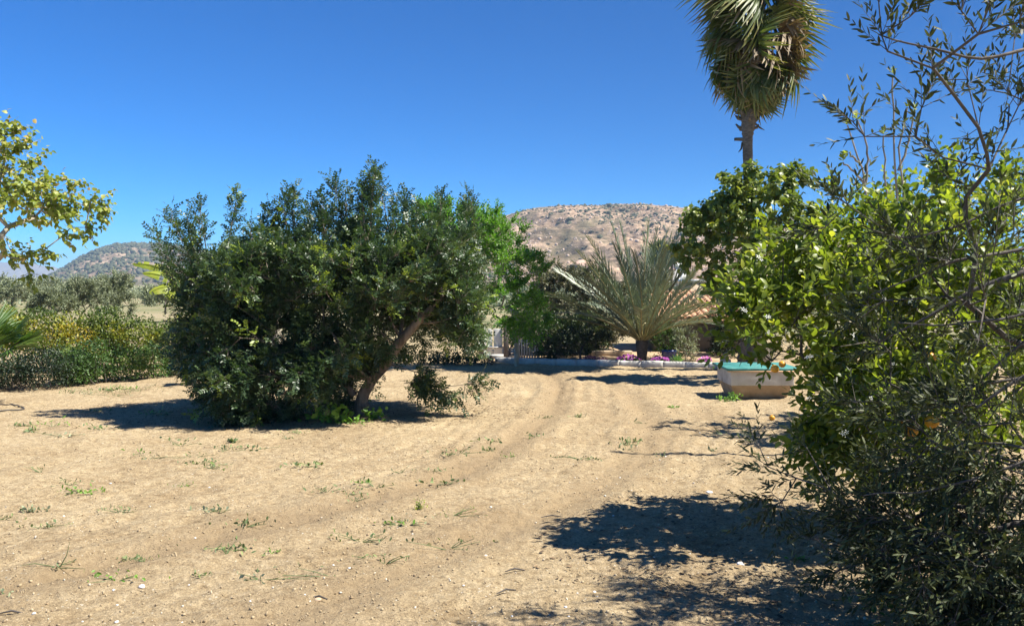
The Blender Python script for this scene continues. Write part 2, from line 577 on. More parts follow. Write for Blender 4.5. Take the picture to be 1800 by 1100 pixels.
def sdist(x, y, q):
    x = np.asarray(x, float); sh = x.shape
    p = np.stack([x.ravel(), np.asarray(y, float).ravel()], 1)
    out = np.full(len(p), 9.0); sd = np.full(len(p), 9.0); al = np.zeros(len(p))
    tg = np.gradient(q, axis=0); tg = tg / np.linalg.norm(tg, axis=1, keepdims=True)
    m = (p[:, 1] < 21) & (p[:, 1] > 1) & (np.abs(p[:, 0]) < 9)
    idx = np.nonzero(m)[0]
    for a in range(0, len(idx), 20000):
        ii = idx[a:a + 20000]
        dx = p[ii, None, 0] - q[None, :, 0]; dy = p[ii, None, 1] - q[None, :, 1]
        d2 = dx * dx + dy * dy
        k = d2.argmin(1); r = np.arange(len(ii))
        cr = tg[k, 0] * dy[r, k] - tg[k, 1] * dx[r, k]
        out[ii] = np.sqrt(d2[r, k]); sd[ii] = np.where(cr > 0, 1, -1) * out[ii]; al[ii] = k
    return sd.reshape(sh), al.reshape(sh)


def gheight(x, y, fine=True):
    x = np.asarray(x, float); y = np.asarray(y, float)
    h = .05 * vnoise(x * .35, y * .35, 3) + .03 * vnoise(x * .9, y * .9, 4)
    s1, a1 = sdist(x, y, RC); s2, a2 = sdist(x, y, RD)
    rut = np.zeros_like(h)
    for s_, a_, k in ((s1, a1, 1.0), (s2, a2, .75)):
        w = .14 + .05 * vnoise(a_ * .15, s_ * 0, 9)
        rut += k * (-.027 * np.exp(-(s_ / w) ** 2) + .018 * np.exp(-((np.abs(s_) - .28) / .12) ** 2))
    near = np.exp(-np.clip(np.minimum(np.abs(s1), np.abs(s2)) - .6, 0, 9) / .9)
    furrow = near * (.012 * np.sin(s1 * 15 + 7 * vnoise(x * .6, y * .6, 12)) * np.clip(.45 + 1.6 * vnoise(x * .7, y * .45, 5), 0, 1.2) + .006 * np.sin(s1 * 31 + 9 * vnoise(x * .9, y * .9, 14)) * np.clip(.3 + 2 * vnoise(x * .9, y * .6, 15), 0, 1.2))
    h = h + rut + furrow
    if fine:
        lump = np.clip(fbm(x * 2.2, y * 2.2, 20, 3) + .12 + .25 * np.clip((x - .2) / 2, -.3, 1) * (y < 9), 0, 1.2)
        h = h + .028 * fbm(x * 4, y * 4, 30, 3) + .045 * lump * np.abs(fbm(x * 13, y * 13, 40, 2)) + .014 * np.clip(fbm(x * 22, y * 22, 50, 2), -.1, 1)
    fade = np.clip((22 - y) / 4, 0, 1)
    far = np.clip((np.hypot(x, y) - 26) / 40, 0, 1)
    return h * np.where(y > 18, fade, 1) - far * 1.2


def spaced(a):
    out = []
    for lo, hi, st in a:
        out += list(np.arange(lo, hi - 1e-6, st))
    return np.array(out + [a[-1][1]])


geo = [26 * 1.22 ** k for k in range(28)]
ys = np.r_[spaced([(-30, -4, 3), (-4, 3.2, .4), (3.2, 9.5, .022), (9.5, 20, .06), (20, 26, .5)]), geo[1:]]
xs = np.r_[-np.array(geo[1:])[::-1], spaced([(-26, -9, 1.5), (-9, -3.4, .055), (-3.4, 3.4, .023), (3.4, 9, .08), (9, 26, 1.5)]), geo[1:]]
X, Y = np.meshgrid(xs, ys)
Z = gheight(X, Y)
mb = MB()
ny, nx = X.shape
i = (np.arange(ny - 1)[:, None] * nx + np.arange(nx - 1)[None]).ravel()
s1, _ = sdist(X, Y, RC); s2, _ = sdist(X, Y, RD)
rutmask = np.clip(np.exp(-(s1 / .3) ** 2) + .8 * np.exp(-(s2 / .3) ** 2), 0, 1)
mb.add(np.stack([X, Y, Z], -1).reshape(-1, 3), None, np.stack([i, i + 1, i + nx + 1, i + nx], 1), rutmask.ravel())

m, nt, bs = newmat('tilled_soil')
co = coords(nt)
n1 = noise(nt, 1.3, 4, .6, co); n2 = noise(nt, 14, 6, .7, co); n3 = noise(nt, 55, 6, .8, co)
c = ramp(nt, n2, [(.28, (.27, .195, .11)), (.5, (.43, .33, .20)), (.72, (.55, .44, .285))])
c = mixc(nt, .75, c, ramp(nt, n1, [(.3, (.74, .70, .66)), (.5, (1, 1, 1)), (.7, (1.1, 1.12, 1.14))]), 'MULTIPLY')
c = mixc(nt, .6, c, ramp(nt, noise(nt, .35, 5, .7, co), [(.36, (.82, .80, .78)), (.62, (1.08, 1.08, 1.06))]), 'MULTIPLY')
c = mixc(nt, .85, c, ramp(nt, n3, [(.34, (.5, .48, .45)), (.5, (1, 1, 1)), (.66, (1.4, 1.38, 1.32))]), 'MULTIPLY')
vor = nt.nodes.new('ShaderNodeTexVoronoi'); vor.inputs['Scale'].default_value = 26; nt.links.new(co, vor.inputs['Vector'])
vor.inputs['Randomness'].default_value = 1
fl = ramp(nt, mathn(nt, 'ADD', vor.outputs['Distance'], mathn(nt, 'MULTIPLY', noise(nt, 4, 2, .5, co), .35)), [(.24, (1, 1, 1)), (.30, (0, 0, 0))])
c = mixc(nt, fl, c, (.68, .62, .50))
at = nt.nodes.new('ShaderNodeAttribute'); at.attribute_name = 'rnd'
c = mixc(nt, mathn(nt, 'MULTIPLY', at.outputs['Fac'], .75), c, (.31, .225, .13))
# beyond the plot: dry grass and scrub ground
geom = nt.nodes.new('ShaderNodeNewGeometry'); sep = nt.nodes.new('ShaderNodeSeparateXYZ')
nt.links.new(geom.outputs['Position'], sep.inputs[0])
farf = ramp(nt, mathn(nt, 'DIVIDE', sep.outputs['Y'], 60), [(.32, (0, 0, 0)), (.6, (1, 1, 1))])
fc = ramp(nt, noise(nt, .05, 5, .6, co), [(.35, (.13, .15, .06)), (.6, (.30, .25, .15))])
c = mixc(nt, farf, c, fc)
nt.links.new(c, bs.inputs['Base Color']); bs.inputs['Roughness'].default_value = .95
bs.inputs['Specular IOR Level'].default_value = .15
hb = mathn(nt, 'ADD', mathn(nt, 'MULTIPLY', n2, .6), mathn(nt, 'MULTIPLY', noise(nt, 45, 6, .75, co), .5))
bump(nt, bs, hb, 1.0, .05)
M['soil'] = m
g = mb.build('ground', m, smooth=True)
tag(g, 'dry tilled pale brown soil with curving tyre ruts', kind='structure')

# soil clods and pebbles
N = 62000
yy = 3.3 + 12 * R.random(N) ** 1.5
xx = (R.random(N) * 2 - 1) * (yy * .62 + .3)
dens = fbm(xx * 1.1, yy * 1.1, 60, 3)
sdc, _ = sdist(xx, yy, RC); sdd, _ = sdist(xx, yy, RD)
keep = R.random(N) < np.clip(.35 + dens * 1.6 + .5 * np.exp(-(np.minimum(abs(sdc), abs(sdd)) / .35) ** 2), .05, 1)
xx, yy = xx[keep], yy[keep]; N = len(xx)
zz = gheight(xx, yy)
sz = .0025 + .010 * R.random(N) ** 7 + .006 * (R.random(N) < .006)
mb = MB()
OCT = (np.array([(1, 0, 0), (-1, 0, 0), (0, 1, 0), (0, -1, 0), (0, 0, 1), (0, 0, -1.0)]), np.array([(0, 2, 4), (2, 1, 4), (1, 3, 4), (3, 0, 4), (2, 0, 5), (1, 2, 5), (3, 1, 5), (0, 3, 5)]), np.zeros((0, 4), int))
mb.scatter(OCT, np.stack([xx, yy, zz + sz * .3], 1), rot_frames(N), sz[:, None] * R.uniform(.35, 1.4, (N, 3)), R.random(N) ** 1.3 * .97)
o = mb.build('soil_clods', M['clod']); tag(o, 'loose clods and pebbles scattered over the tilled soil', kind='stuff')

# fallen leaves and twigs under the trees
def litter(cx, cy, rx, ry, n, label, size=.03):
    a = R.uniform(0, 6.283, n); r = R.random(n) ** .6
    x, y = cx + np.cos(a) * r * rx, cy + np.sin(a) * r * ry
    mbx = MB(); z = gheight(x, y) + .006
    d = R.normal(size=(n, 3)) * (1, 1, .12)
    mbx.scatter(leaf_small(.5), np.stack([x, y, z], 1), frames(d, 1, .25), size * R.uniform(.5, 1.3, n), R.random(n))
    tag(mbx.build('leaf_litter', M['litter']), label, kind='stuff')


M['litter'] = leafmat('dry_fallen_leaf', [(0, (.07, .045, .025)), (.6, (.20, .13, .07)), (1, (.36, .27, .15))], .8, 0)
litter(-2.6, 11.4, 3.0, 1.3, 2600, 'dry fallen leaves under the carob')
litter(2.3, 5.6, 2.2, 1.7, 1500, 'dry fallen leaves under the citrus and olive', .035)

n = 2600
y = 3.4 + 9 * R.random(n) ** 1.3; x = (R.random(n) * 2 - 1) * (y * .6 + .3)
k = R.random(n) < np.clip(.1 + 2.2 * fbm(x * .8, y * .8, 301, 3), 0, 1); x, y = x[k], y[k]; n = len(x)
mb = MB(); d = R.normal(size=(n, 3)) * (1, 1, .08)
STRAW = (np.array([(-.5, 0, 0), (.5, 0, 0), (.4, .5, .04), (-.4, .5, .04), (0, 1, 0)], float), np.array([(3, 2, 4)]), np.array([(0, 1, 2, 3)]))
ln = R.uniform(.02, .08, n)
mb.scatter(STRAW, np.stack([x, y, gheight(x, y) + .006], 1), frames(d, 1, .3), np.stack([np.full(n, .0025), ln, ln], 1), R.uniform(.5, 1, n))
tag(mb.build('straw', M['litter']), 'bits of dry straw lying in patches on the soil', kind='stuff')

# ------------------------------------------------------------------ hills
def hillmat(name, a, b, green, gs, scale):
    m, nt, bs = newmat(name)
    co = coords(nt, (1, 1, 2.5))
    n1 = noise(nt, scale, 8, .72, co)
    c = ramp(nt, n1, [(.38, a), (.50, b), (.62, tuple(min(1, k * 1.6) for k in b))])
    n2 = noise(nt, gs, 6, .65, coords(nt, (1, .55, 1), (0, 0, .7)))
    c = mixc(nt, ramp(nt, n2, [(.47, (0, 0, 0)), (.60, (.85, .85, .85))]), c, green)
    st = noise(nt, scale * .22, 5, .7, coords(nt, (1, 1, 9), (0, .12, 0)))
    c = mixc(nt, .7, c, ramp(nt, st, [(.36, (.62, .55, .5)), (.5, (1, 1, 1)), (.64, (1.4, 1.36, 1.3))]), 'MULTIPLY')
    nz = noise(nt, scale * .12, 3, .6, coords(nt))
    c = mixc(nt, .6, c, ramp(nt, nz, [(.35, (.80, .74, .70)), (.65, (1.15, 1.08, 1.02))]), 'MULTIPLY')
    nt.links.new(c, bs.inputs['Base Color']); bs.inputs['Roughness'].default_value = 1
    bs.inputs['Specular IOR Level'].default_value = .05
    bump(nt, bs, n1, .9, 1.2)
    return m


def make_hill(name, prof, D0, D1, D2, label, mat, amp, base_px=500, nxh=420, nyh=150, seed=0):
    """prof: crest outline as (px, py) read at distance D1; front foot at D0, back foot at D2"""
    pr = np.array([P(a, b, D1)[[0, 2]] for a, b in prof])
    x0, x1 = pr[0, 0], pr[-1, 0]
    xs = np.linspace(x0, x1, nxh); ys = np.r_[np.linspace(D0, D1, nyh), np.linspace(D1, D2, 30)[1:]]
    X, Y = np.meshgrid(xs, ys)
    crest = np.interp(X, pr[:, 0], pr[:, 1]) * Y / D1
    XN = X; X = X * Y / D1
    # soften the outline's corners
    t = np.where(Y <= D1, (Y - D0) / (D1 - D0), (D2 - Y) / (D2 - D1))
    s = np.where(Y <= D1, np.sin(t * math.pi / 2) ** .95, t * t * (3 - 2 * t))
    L = (D1 - D0)
    gul = -np.abs(fbm((X * .8 + Y * .5) / L * 9, (Y * .6 - X * .2) / L * 2.2, seed, 4)) * amp
    rough = fbm(X / L * 26, Y / L * 26, seed + 9, 5, .6) * amp * .5
    Z = (crest + 3) * s - 3 + (gul + rough) * np.sin(np.clip(t, 0, 1) * math.pi) ** .7
    Z += np.where(t > .9, rough * .15, 0)
    mb = MB(); ny, nx = X.shape
    i = (np.arange(ny - 1)[:, None] * nx + np.arange(nx - 1)[None]).ravel()
    mb.add(np.stack([X, Y, Z], -1).reshape(-1, 3), None, np.stack([i, i + 1, i + nx + 1, i + nx], 1))
    o = mb.build(name, mat, smooth=True)
    tag(o, label, kind='structure')

    def at(x, y):
        fx = np.clip((x * D1 / y - x0) / (x1 - x0) * (nx - 1), 0, nx - 1.001)
        fy = np.interp(y, ys, np.arange(ny)); fy = np.clip(fy, 0, ny - 1.001)
        a, b = fx.astype(int), fy.astype(int); u, v = fx - a, fy - b
        return (Z[b, a] * (1 - u) + Z[b, a + 1] * u) * (1 - v) + (Z[b + 1, a] * (1 - u) + Z[b + 1, a + 1] * u) * v
    return at, x0, x1


M['hillc'] = hillmat('rocky_hill', (.12, .088, .06), (.30, .225, .163), (.12, .11, .068), .02, .2)
M['hilll'] = hillmat('scrubby_hill', (.14, .11, .08), (.25, .20, .15), (.09, .09, .055), .014, .11)
M['mount'] = plainmat('far_mountain', [(.3, (.17, .15, .12)), (.7, (.24, .21, .17))], .0012, 1, 0)

profc = [(420, 500), (560, 482), (700, 447), (800, 410), (870, 386), (905, 374), (945, 365), (1000, 361), (1060, 360), (1110, 358.5), (1160, 361), (1215, 366), (1290, 378), (1380, 398), (1500, 425), (1700, 450), (1900, 480), (2100, 500)]
hc, cx0, cx1 = make_hill('rocky_hill', profc, 330, 640, 900, 'broad bare rocky hill behind the date palm', M['hillc'], 9, seed=100)
profl = [(-120, 505), (20, 500), (75, 492), (110, 474), (145, 452), (175, 439), (200, 431.5), (232, 429), (275, 430.5), (315, 435), (370, 446), (450, 462), (560, 478), (700, 500)]
hl, lx0, lx1 = make_hill('scrubby_hill', profl, 700, 1100, 1500, 'rounded scrub dotted hill on the left horizon', M['hilll'], 10, seed=140)
profm = [(-700, 500), (-400, 470), (-200, 452), (-60, 458), (0, 461), (45, 462), (70, 467), (100, 471), (130, 482), (170, 488), (260, 492), (420, 500)]
make_hill('far_mountain_range', profm, 2800, 4000, 5000, 'hazy blue mountain range on the far left', M['mount'], 60, seed=170, nxh=200, nyh=60)


def bush_mesh(mbx, org, size, rng=R, T=None):
    pass


# scrub over the hills: countable big bushes are objects, the rest one mass
def clump(n, rad, flat=.75):
    d = unit(R.normal(size=(n, 3))); d[:, 2] = np.abs(d[:, 2]) * flat
    r = (R.random(n) ** .35)[:, None]
    return d * r * rad


bushes = [(987, 372, 10), (1050, 372, 9), (954, 380, 7), (966, 381, 6), (1002, 384, 13), (981, 393, 9), (920, 380, 6), (1095, 368, 12), (1112, 375, 7), (1153, 376, 9),
          (1163, 386, 6), (1174, 389, 7), (1146, 392, 8), (1158, 391, 8), (1183, 390, 7), (1205, 395, 11), (1172, 406, 8), (1171, 416, 9), (1130, 396, 7), (1040, 406, 9),
          (1050, 407, 6), (997, 420, 7), (963, 428, 6), (980, 444, 6), (1020, 455, 8), (1075, 428, 8), (1140, 362, 6), (1178, 361, 6), (1190, 363, 6), (1100, 360, 6), (1000, 431, 7), (1032, 433, 6), (1090, 452, 8), (1110, 407, 6), (1060, 455, 7)]
ysq = np.linspace(335, 639, 300)
variants = []
for k in range(4):
    mb = MB(); n = 60
    mb.scatter(ICO0, clump(n, 1.0), rot_frames(n), R.uniform(.14, .34, (n, 1)) * R.uniform(.6, 1.2, (n, 3)), R.random(n))
    variants.append(mb.mesh('bush', M['scrub']))


def on_hill(px, py, hf, ysq):
    pts = np.array([P(px, py, d) for d in ysq])
    below = hf(pts[:, 0], ysq) > pts[:, 2]
    k = int(np.argmax(below)) if below.any() else len(ysq) - 1
    return pts[k, 0], ysq[k]


for k, (px, py, w) in enumerate(bushes):
    x, y = on_hill(px, py + 2, hc, ysq)
    z = float(hc(np.array([x]), np.array([y]))[0])
    o = bpy.data.objects.new('hillside_bush', variants[k % 4])
    s_ = w * .5 * pxm(y)
    o.location = (x, y, z - s_ * .1); o.scale = (s_ * R.uniform(.9, 1.2), s_, s_ * R.uniform(.7, 1)); o.rotation_euler.z = R.uniform(0, 6)
    COL.objects.link(o)
    tag(o, 'dark rounded bush growing on the bare rocky hillside', 'bush', 'bushes dotted over the rocky hill')

mb = MB()
n = 9000
x = R.uniform(cx0 * .55, cx1 * .6, n); y = 340 + 300 * R.random(n) ** .8
dn = fbm((x * .8 + y * .5) / 60, (y * .6 - x * .3) / 150, 77, 3)
k = R.random(n) < np.clip(.12 + 3.2 * dn, .02, 1); x, y = x[k], y[k]
s_ = R.uniform(.3, 1.1, len(x)) * (1 + (R.random(len(x)) < .08) * .8)
mb.scatter(ICO0, np.stack([x, y, hc(x, y) + s_ * .1], 1), rot_frames(len(x)), s_[:, None] * np.array((1.2, 1, .8)) * R.uniform(.7, 1.2, (len(x), 3)), R.random(len(x)))
o = mb.build('hill_scrub', M['scrub']); tag(o, 'low grey scrub spread over the rocky hill', kind='stuff')
mb = MB()
n = 14000
x = R.uniform(lx0, lx1, n); y = 710 + 400 * R.random(n) ** .8
dn = fbm(x / 90, y / 90, 78, 3)
k = R.random(n) < np.clip(.38 + 1.1 * dn + np.clip((y - 1030) / 50, 0, .6), .04, 1); x, y = x[k], y[k]
s_ = R.uniform(.9, 3.0, len(x))
mb.scatter(ICO0, np.stack([x, y, hl(x, y) + s_ * .3], 1), rot_frames(len(x)), s_[:, None] * np.array((1.2, 1, .9)) * R.uniform(.7, 1.2, (len(x), 3)), R.random(len(x)) * .7)
o = mb.build('hill_scrub', M['scrub']); tag(o, 'dark scrub dotted over the rounded left hill', kind='stuff')
M['rock'] = plainmat('hill_rock', [(.3, (.36, .26, .20)), (.7, (.56, .44, .36))], .8, 1, .4, dist=.3)
mb = MB(); n = 9000
x = R.uniform(cx0 * .5, cx1 * .55, n); y = 340 + 300 * R.random(n)
dn = fbm(x / 40, y / 12, 79, 3); k = R.random(n) < np.clip(.35 + 1.6 * dn, .02, 1); x, y = x[k], y[k]
s_ = R.uniform(.2, .9, len(x))
mb.scatter(ICO0, np.stack([x, y, hc(x, y) + s_ * .1], 1), rot_frames(len(x)), s_[:, None] * R.uniform(.5, 1.6, (len(x), 3)), 0)
o = mb.build('hill_rocks', M['rock']); tag(o, 'pale rocks and ledges strewn over the hillside', kind='stuff')

# haze between here and the horizon
hz = MB(); hz.box((-2600, -60, -1400), (2600, 5600, 135))
m = bpy.data.materials.new('haze_air'); m.use_nodes = True
nt = m.node_tree; nt.nodes.clear()
out = nt.nodes.new('ShaderNodeOutputMaterial'); pv = nt.nodes.new('ShaderNodeVolumePrincipled')
pv.inputs['Color'].default_value = (.5, .72, 1, 1); pv.inputs['Density'].default_value = .00026; pv.inputs['Anisotropy'].default_value = .1
nt.links.new(pv.outputs[0], out.inputs['Volume'])
HAZE = True
if HAZE:
    o = hz.build('haze', m); tag(o, 'thin blue summer haze over the distance', kind='stuff')

# ------------------------------------------------------------------ trees
def tree(name, base, label, cat, spec, ntgt, trunk, leafT, leafm, bark, sprigs, lpl, llen, shoot, group=None, ang=50, mode='spiral',
         trad=None, rtip=.004, rtrunk=.08, seg=.25, hollow=.5, upshoot=.3, single=0, rs=.7, crown='crown', wood_sides=5,
         lim='branches', bias=.3, wig=.12, extra=None, droop=0.0, rndpow=1.0, first=None, minrad=0, outness=.5, singlename='leaf', upb=1.0, bright=.06):
    root = empty(name, tuple(base), label, cat, group)
    T = blobs(spec, ntgt, hollow) if ntgt else np.zeros((0, 3))
    if extra is not None: T = np.vstack([T, extra])
    T[:, 2] = np.maximum(T[:, 2], .06)
    sk = Skel(trunk, T, seg, rtip, rtrunk, first=first if first is not None else max(1, len(trunk) // 2), wig=wig, bias=bias)
    mt, mw, ml = MB(), MB(), MB()
    # big limbs as their own parts
    sk.wood(mt, mw, wood_sides, trad, minrad=minrad)
    mt.build('trunk', bark, root, smooth=True)
    mw.build('limbs', bark, root, smooth=True, kind='stuff')
    # shoots
    c = sk.pos[sk.nt:].mean(0)
    n = len(sk.pos)
    w = np.where(np.arange(n) >= sk.nt, 1.0 / np.maximum(sk.cnt, 1) ** .8, 0); w /= w.sum()
    idx = np.r_[np.repeat(sk.tips, 1), R.choice(n, max(0, sprigs - len(sk.tips)), p=w)][:sprigs]
    o = sk.pos[idx]
    d = unit(sk.dir[idx] * .6 + R.normal(0, .55, (len(idx), 3)) + outness * unit(o - c) + np.array((0, 0, upshoot)))
    L = shoot * R.uniform(.6, 1.3, len(idx))
    # shoots as thin stems
    stem_T = (np.array([(-.5, 0, 0), (.5, 0, 0), (0, 0, .8), (0, 1, 0)]), np.array([(0, 1, 3), (1, 2, 3), (2, 0, 3)]), np.zeros((0, 4), int))
    ms = MB()
    ms.scatter(stem_T, o, frames(d), np.stack([np.full(len(L), rtip * 1.2), L, np.full(len(L), rtip * 1.2)], 1), .5)
    ms.build('twigs', bark, root, kind='stuff')
    pos, ld = sprig(o, d, L, lpl, ang, mode)
    tone = np.repeat(R.random(len(idx)) ** rndpow, lpl)
    young = np.tile(np.linspace(0, 1, lpl), len(idx))
    ld = unit(ld + np.array((0, 0, -droop)))
    fr = frames(ld, upb, rs)
    sc = llen * R.uniform(.65, 1.2, len(pos)) * (1 - .25 * young)
    rn = np.clip(.15 + .55 * tone + .2 * R.random(len(pos)) + (R.random(len(pos)) < bright) * .4, 0, 1)
    k = pos[:, 2] > .02
    pos, fr, sc, rn = pos[k], fr[k], sc[k], rn[k]
    if single:
        # the leaves that show largest are objects of their own
        px = 900 + pos[:, 0] / pos[:, 1] * FPX; py = 495 + (CAMZ - pos[:, 2]) / pos[:, 1] * FPX
        vis = (px > 0) & (px < 1800) & (py > 0) & (py < 1100)
        size = np.where(vis, sc / pos[:, 1], 0) * R.uniform(.8, 1, len(sc))
        sel = np.argsort(-size)[:single]
        vars_ = []
        for q in range(6):
            m1 = MB(); m1.add(leafT[0], leafT[1], leafT[2], q / 5 * .9 + .05); vars_.append(m1.mesh(singlename, leafm))
        for s_ in sel:
            ob = bpy.data.objects.new(singlename, vars_[min(5, int(rn[s_] * 6))])
            f = fr[s_]
            Mx = Matrix(((f[0][0], f[1][0], f[2][0], 0), (f[0][1], f[1][1], f[2][1], 0), (f[0][2], f[1][2], f[2][2], 0), (0, 0, 0, 1))) @ Matrix.Scale(float(sc[s_]), 4)
            Mx.translation = Vector(pos[s_]) - root.location
            COL.objects.link(ob); ob.parent = root; ob.matrix_basis = Mx
        msk = np.ones(len(sc), bool); msk[sel] = False
        pos, fr, sc, rn = pos[msk], fr[msk], sc[msk], rn[msk]
    ml.scatter(leafT, pos, fr, sc, rn)
    ml.build(crown, leafm, root, kind='stuff')
    return root, sk


# --- carob tree
DC = 11.3
base = P(636, 735, DC); base[2] = 0
trunk = [base + (0, 0, -.05), P(634, 712, DC), P(640, 690, DC), P(655, 665, DC), P(680, 638, DC), P(700, 605, DC - .05), P(735, 565, DC - .1), P(760, 540, DC - .1)]
cspec = [(405, 565, 11.6, 88, 95, 1.0, 1.4), (372, 612, 11.6, 42, 58, .7, .6), (475, 515, 11.4, 95, 76, 1.1, 1.5), (600, 496, 11.4, 110, 86, 1.2, 2.0), (710, 496, 11.4, 105, 84, 1.2, 1.8),
         (770, 500, 11.4, 70, 92, 1.0, 1.0), (450, 640, 10.9, 95, 90, .7, 1.3), (540, 640, 10.9, 60, 60, .8, .7), (788, 575, 11.3, 42, 36, .7, .4), (600, 600, 11.1, 80, 70, .9, .7), (818, 530, 11.4, 34, 45, .6, .22),
         (600, 670, 11.4, 28, 30, .4, .12), (455, 700, 10.8, 75, 38, .5, .5), (735, 655, 11.3, 10, 26, .2, .07), (806, 662, 11.2, 14, 34, .2, .10), (560, 625, 11.7, 50, 40, .5, .4), (630, 600, 11.8, 45, 40, .5, .4), (720, 575, 12.0, 60, 42, .6, .5)]
C0 = blobs(cspec, 800, .45)
C0[:, 2] = np.maximum(C0[:, 2], .12)
root = empty('carob_tree', tuple(base), 'large spreading dark green carob tree with leaning forked trunk on the tilled soil', 'tree')
# upright leaders
lead = [(275, 405), (300, 372), (352, 365), (415, 345), (440, 400), (500, 350), (515, 340), (590, 318), (655, 308), (652, 302), (690, 355), (775, 350), (828, 345), (820, 375), (610, 345), (545, 365), (730, 372), (330, 390), (292, 440), (470, 372), (570, 350), (635, 330), (670, 330), (710, 350)]
LT = np.array([P(a, b + 8, 11.3 + R.uniform(-.5, .5)) for a, b in lead])
sk = Skel(trunk, C0, .2, .0042, .085, first=3, wig=.14, bias=.35)
ll = []
for t in LT:
    k = np.argmin(np.linalg.norm((sk.pos - (t - (0, 0, .85))) * (1, .6, 1), axis=1))
    ll.append((sk.pos[k], t))
mt, mw = MB(), MB()
sk.wood(mt, mw, 6, np.array((.098, .085, .08, .074, .068, .064, .054, .045)))
# healed collar on the trunk
mt.tube([P(637, 716, DC), P(637, 713.5, DC), P(638, 711, DC), P(638, 708, DC)], [.08, .092, .094, .08], 14, .5, False, .1)
mt.build('trunk', M['carobbark'], root, smooth=True)
for a, t in ll:
    mid = (a + t) / 2 + R.normal(0, .07, 3)
    mw.tube([a, mid, t], [.011, .008, .003], 4, .5)
# a low second stem inside the left of the crown
mw.tube([base + (-.1, .02, .25), P(610, 680, 11.3), P(560, 640, 11.2), P(500, 600, 11.2)], [.05, .042, .034, .02], 7, .5)
mw.build('limbs', M['carobbark'], root, smooth=True, kind='stuff')
n = len(sk.pos)
w = np.where(np.arange(n) >= sk.nt, 1 / np.maximum(sk.cnt, 1) ** .8, 0); w /= w.sum()
NS = 4000
idx = np.r_[sk.tips, R.choice(n, NS - len(sk.tips), p=w)]
o = sk.pos[idx]; ctr = P(590, 560, 11.3)
d = unit(.5 * sk.dir[idx] + R.normal(0, .5, (NS, 3)) + .6 * unit(o - ctr) + np.where(o[:, 2:3] > 1.0, np.array((0, 0, .45)), np.array((0, 0, -.25))))
L = R.uniform(.16, .34, NS)
# denser leaf whorls on the leaders
for a, t in ll:
    for u in np.linspace(.1, .95, 14):
        o = np.vstack([o, a + (t - a) * u]); d = np.vstack([d, unit(unit(t - a) + R.normal(0, .5 * (1 - u) + .12, 3))]); L = np.r_[L, .24 - .06 * u]
rp, rd = sprig(o, d, L, 8, 55, 'spiral')
keep = rp[:, 2] > .05
rp, rd = rp[keep], rd[keep]
tone = (np.repeat(R.random(len(o)), 8))[keep]
fr = frames(rd, 1.0, .45)
nr = len(rp); RLn = R.uniform(.085, .145, nr)
# pinnate leaf: four pairs of leaflets
pairs = 4
LT_ = leaf_small(.55, .10)
for pI in range(pairs):
    t = (.3 + .7 * pI / (pairs - 1))
    for sgn in (-1, 1):
        a = math.radians(62 - 14 * pI / (pairs - 1))
        ldir = math.cos(a) * fr[:, 1] + sgn * math.sin(a) * fr[:, 0] + R.normal(0, .12, (nr, 3))
        p = rp + fr[:, 1] * (RLn * t)[:, None]
        f2 = frames(ldir, 0, .22, normal=fr[:, 2])
        if pI == 0 and sgn == -1:
            allp, allf, alls, allr = [], [], [], []
        allp.append(p); allf.append(f2); alls.append(RLn * R.uniform(.27, .38, nr)); allr.append(np.clip(.8 * tone * R.uniform(.6, 1.1, nr) + (tone > .955) * .5, 0, 1))
mb = MB()
mb.scatter(LT_, np.concatenate(allp), np.concatenate(allf), np.concatenate(alls), np.concatenate(allr))
mb.build('crown', M['carob'], root, kind='stuff')
stem_T = (np.array([(-.5, 0, 0), (.5, 0, 0), (0, 0, .8), (0, 1, 0)]), np.array([(0, 1, 3), (1, 2, 3), (2, 0, 3)]), np.zeros((0, 4), int))
mb = MB()
mb.scatter(stem_T, o, frames(d), np.stack([np.full(len(L), .008), L, np.full(len(L), .008)], 1), .5)
mb.build('twigs', M['carobbark'], root, kind='stuff')

LC = leaf_t(.5, .12, .18)
LO = leaf_t(.24, .08, .08, ((.3, .95), (.7, .8)))
LM = leaf_t(.85, .10, .30, ((.2, .95), (.5, .9), (.8, .45)))
LS = leaf_small(.5)
LQ = leaf_quad(.5)

# --- citrus trees
b = np.array((2.5, 6.15, 0.0))
root, _ = tree('citrus_tree', b, 'dense glossy citrus tree with white blossom and oranges, left edge over the trough', 'tree',
               [(1430, 555, 5.9, 118, 100, .7, 2.2), (1520, 490, 6.0, 115, 85, .8, 1.8), (1620, 530, 6.1, 115, 150, .8, 2), (1490, 690, 5.9, 72, 90, .65, 1.7), (1600, 690, 5.9, 110, 100, .7, 1.8), (1310, 540, 5.8, 22, 38, .25, .2),
                (1385, 460, 5.9, 45, 35, .4, .35), (1650, 400, 6.1, 90, 50, .7, .8), (1510, 410, 6.1, 50, 22, .4, .3), (1318, 590, 5.7, 28, 28, .3, .18), (1480, 790, 5.9, 60, 45, .5, .7), (1590, 820, 6, 80, 50, .5, .8), (1720, 620, 6.1, 80, 160, .7, 1.2), (1620, 330, 6.1, 20, 25, .3, .08)],
               420, [b, b + (.02, 0, .3), b + (-.02, 0, .5)], LC, M['citrus'], M['darkbark'], 1900, 9, .082, .23, ang=58, rtip=.0033, rtrunk=.06, upshoot=.45, single=300, rs=.8, hollow=.35, bright=.12)
b2 = np.array((4.9, 9.8, 0.0))
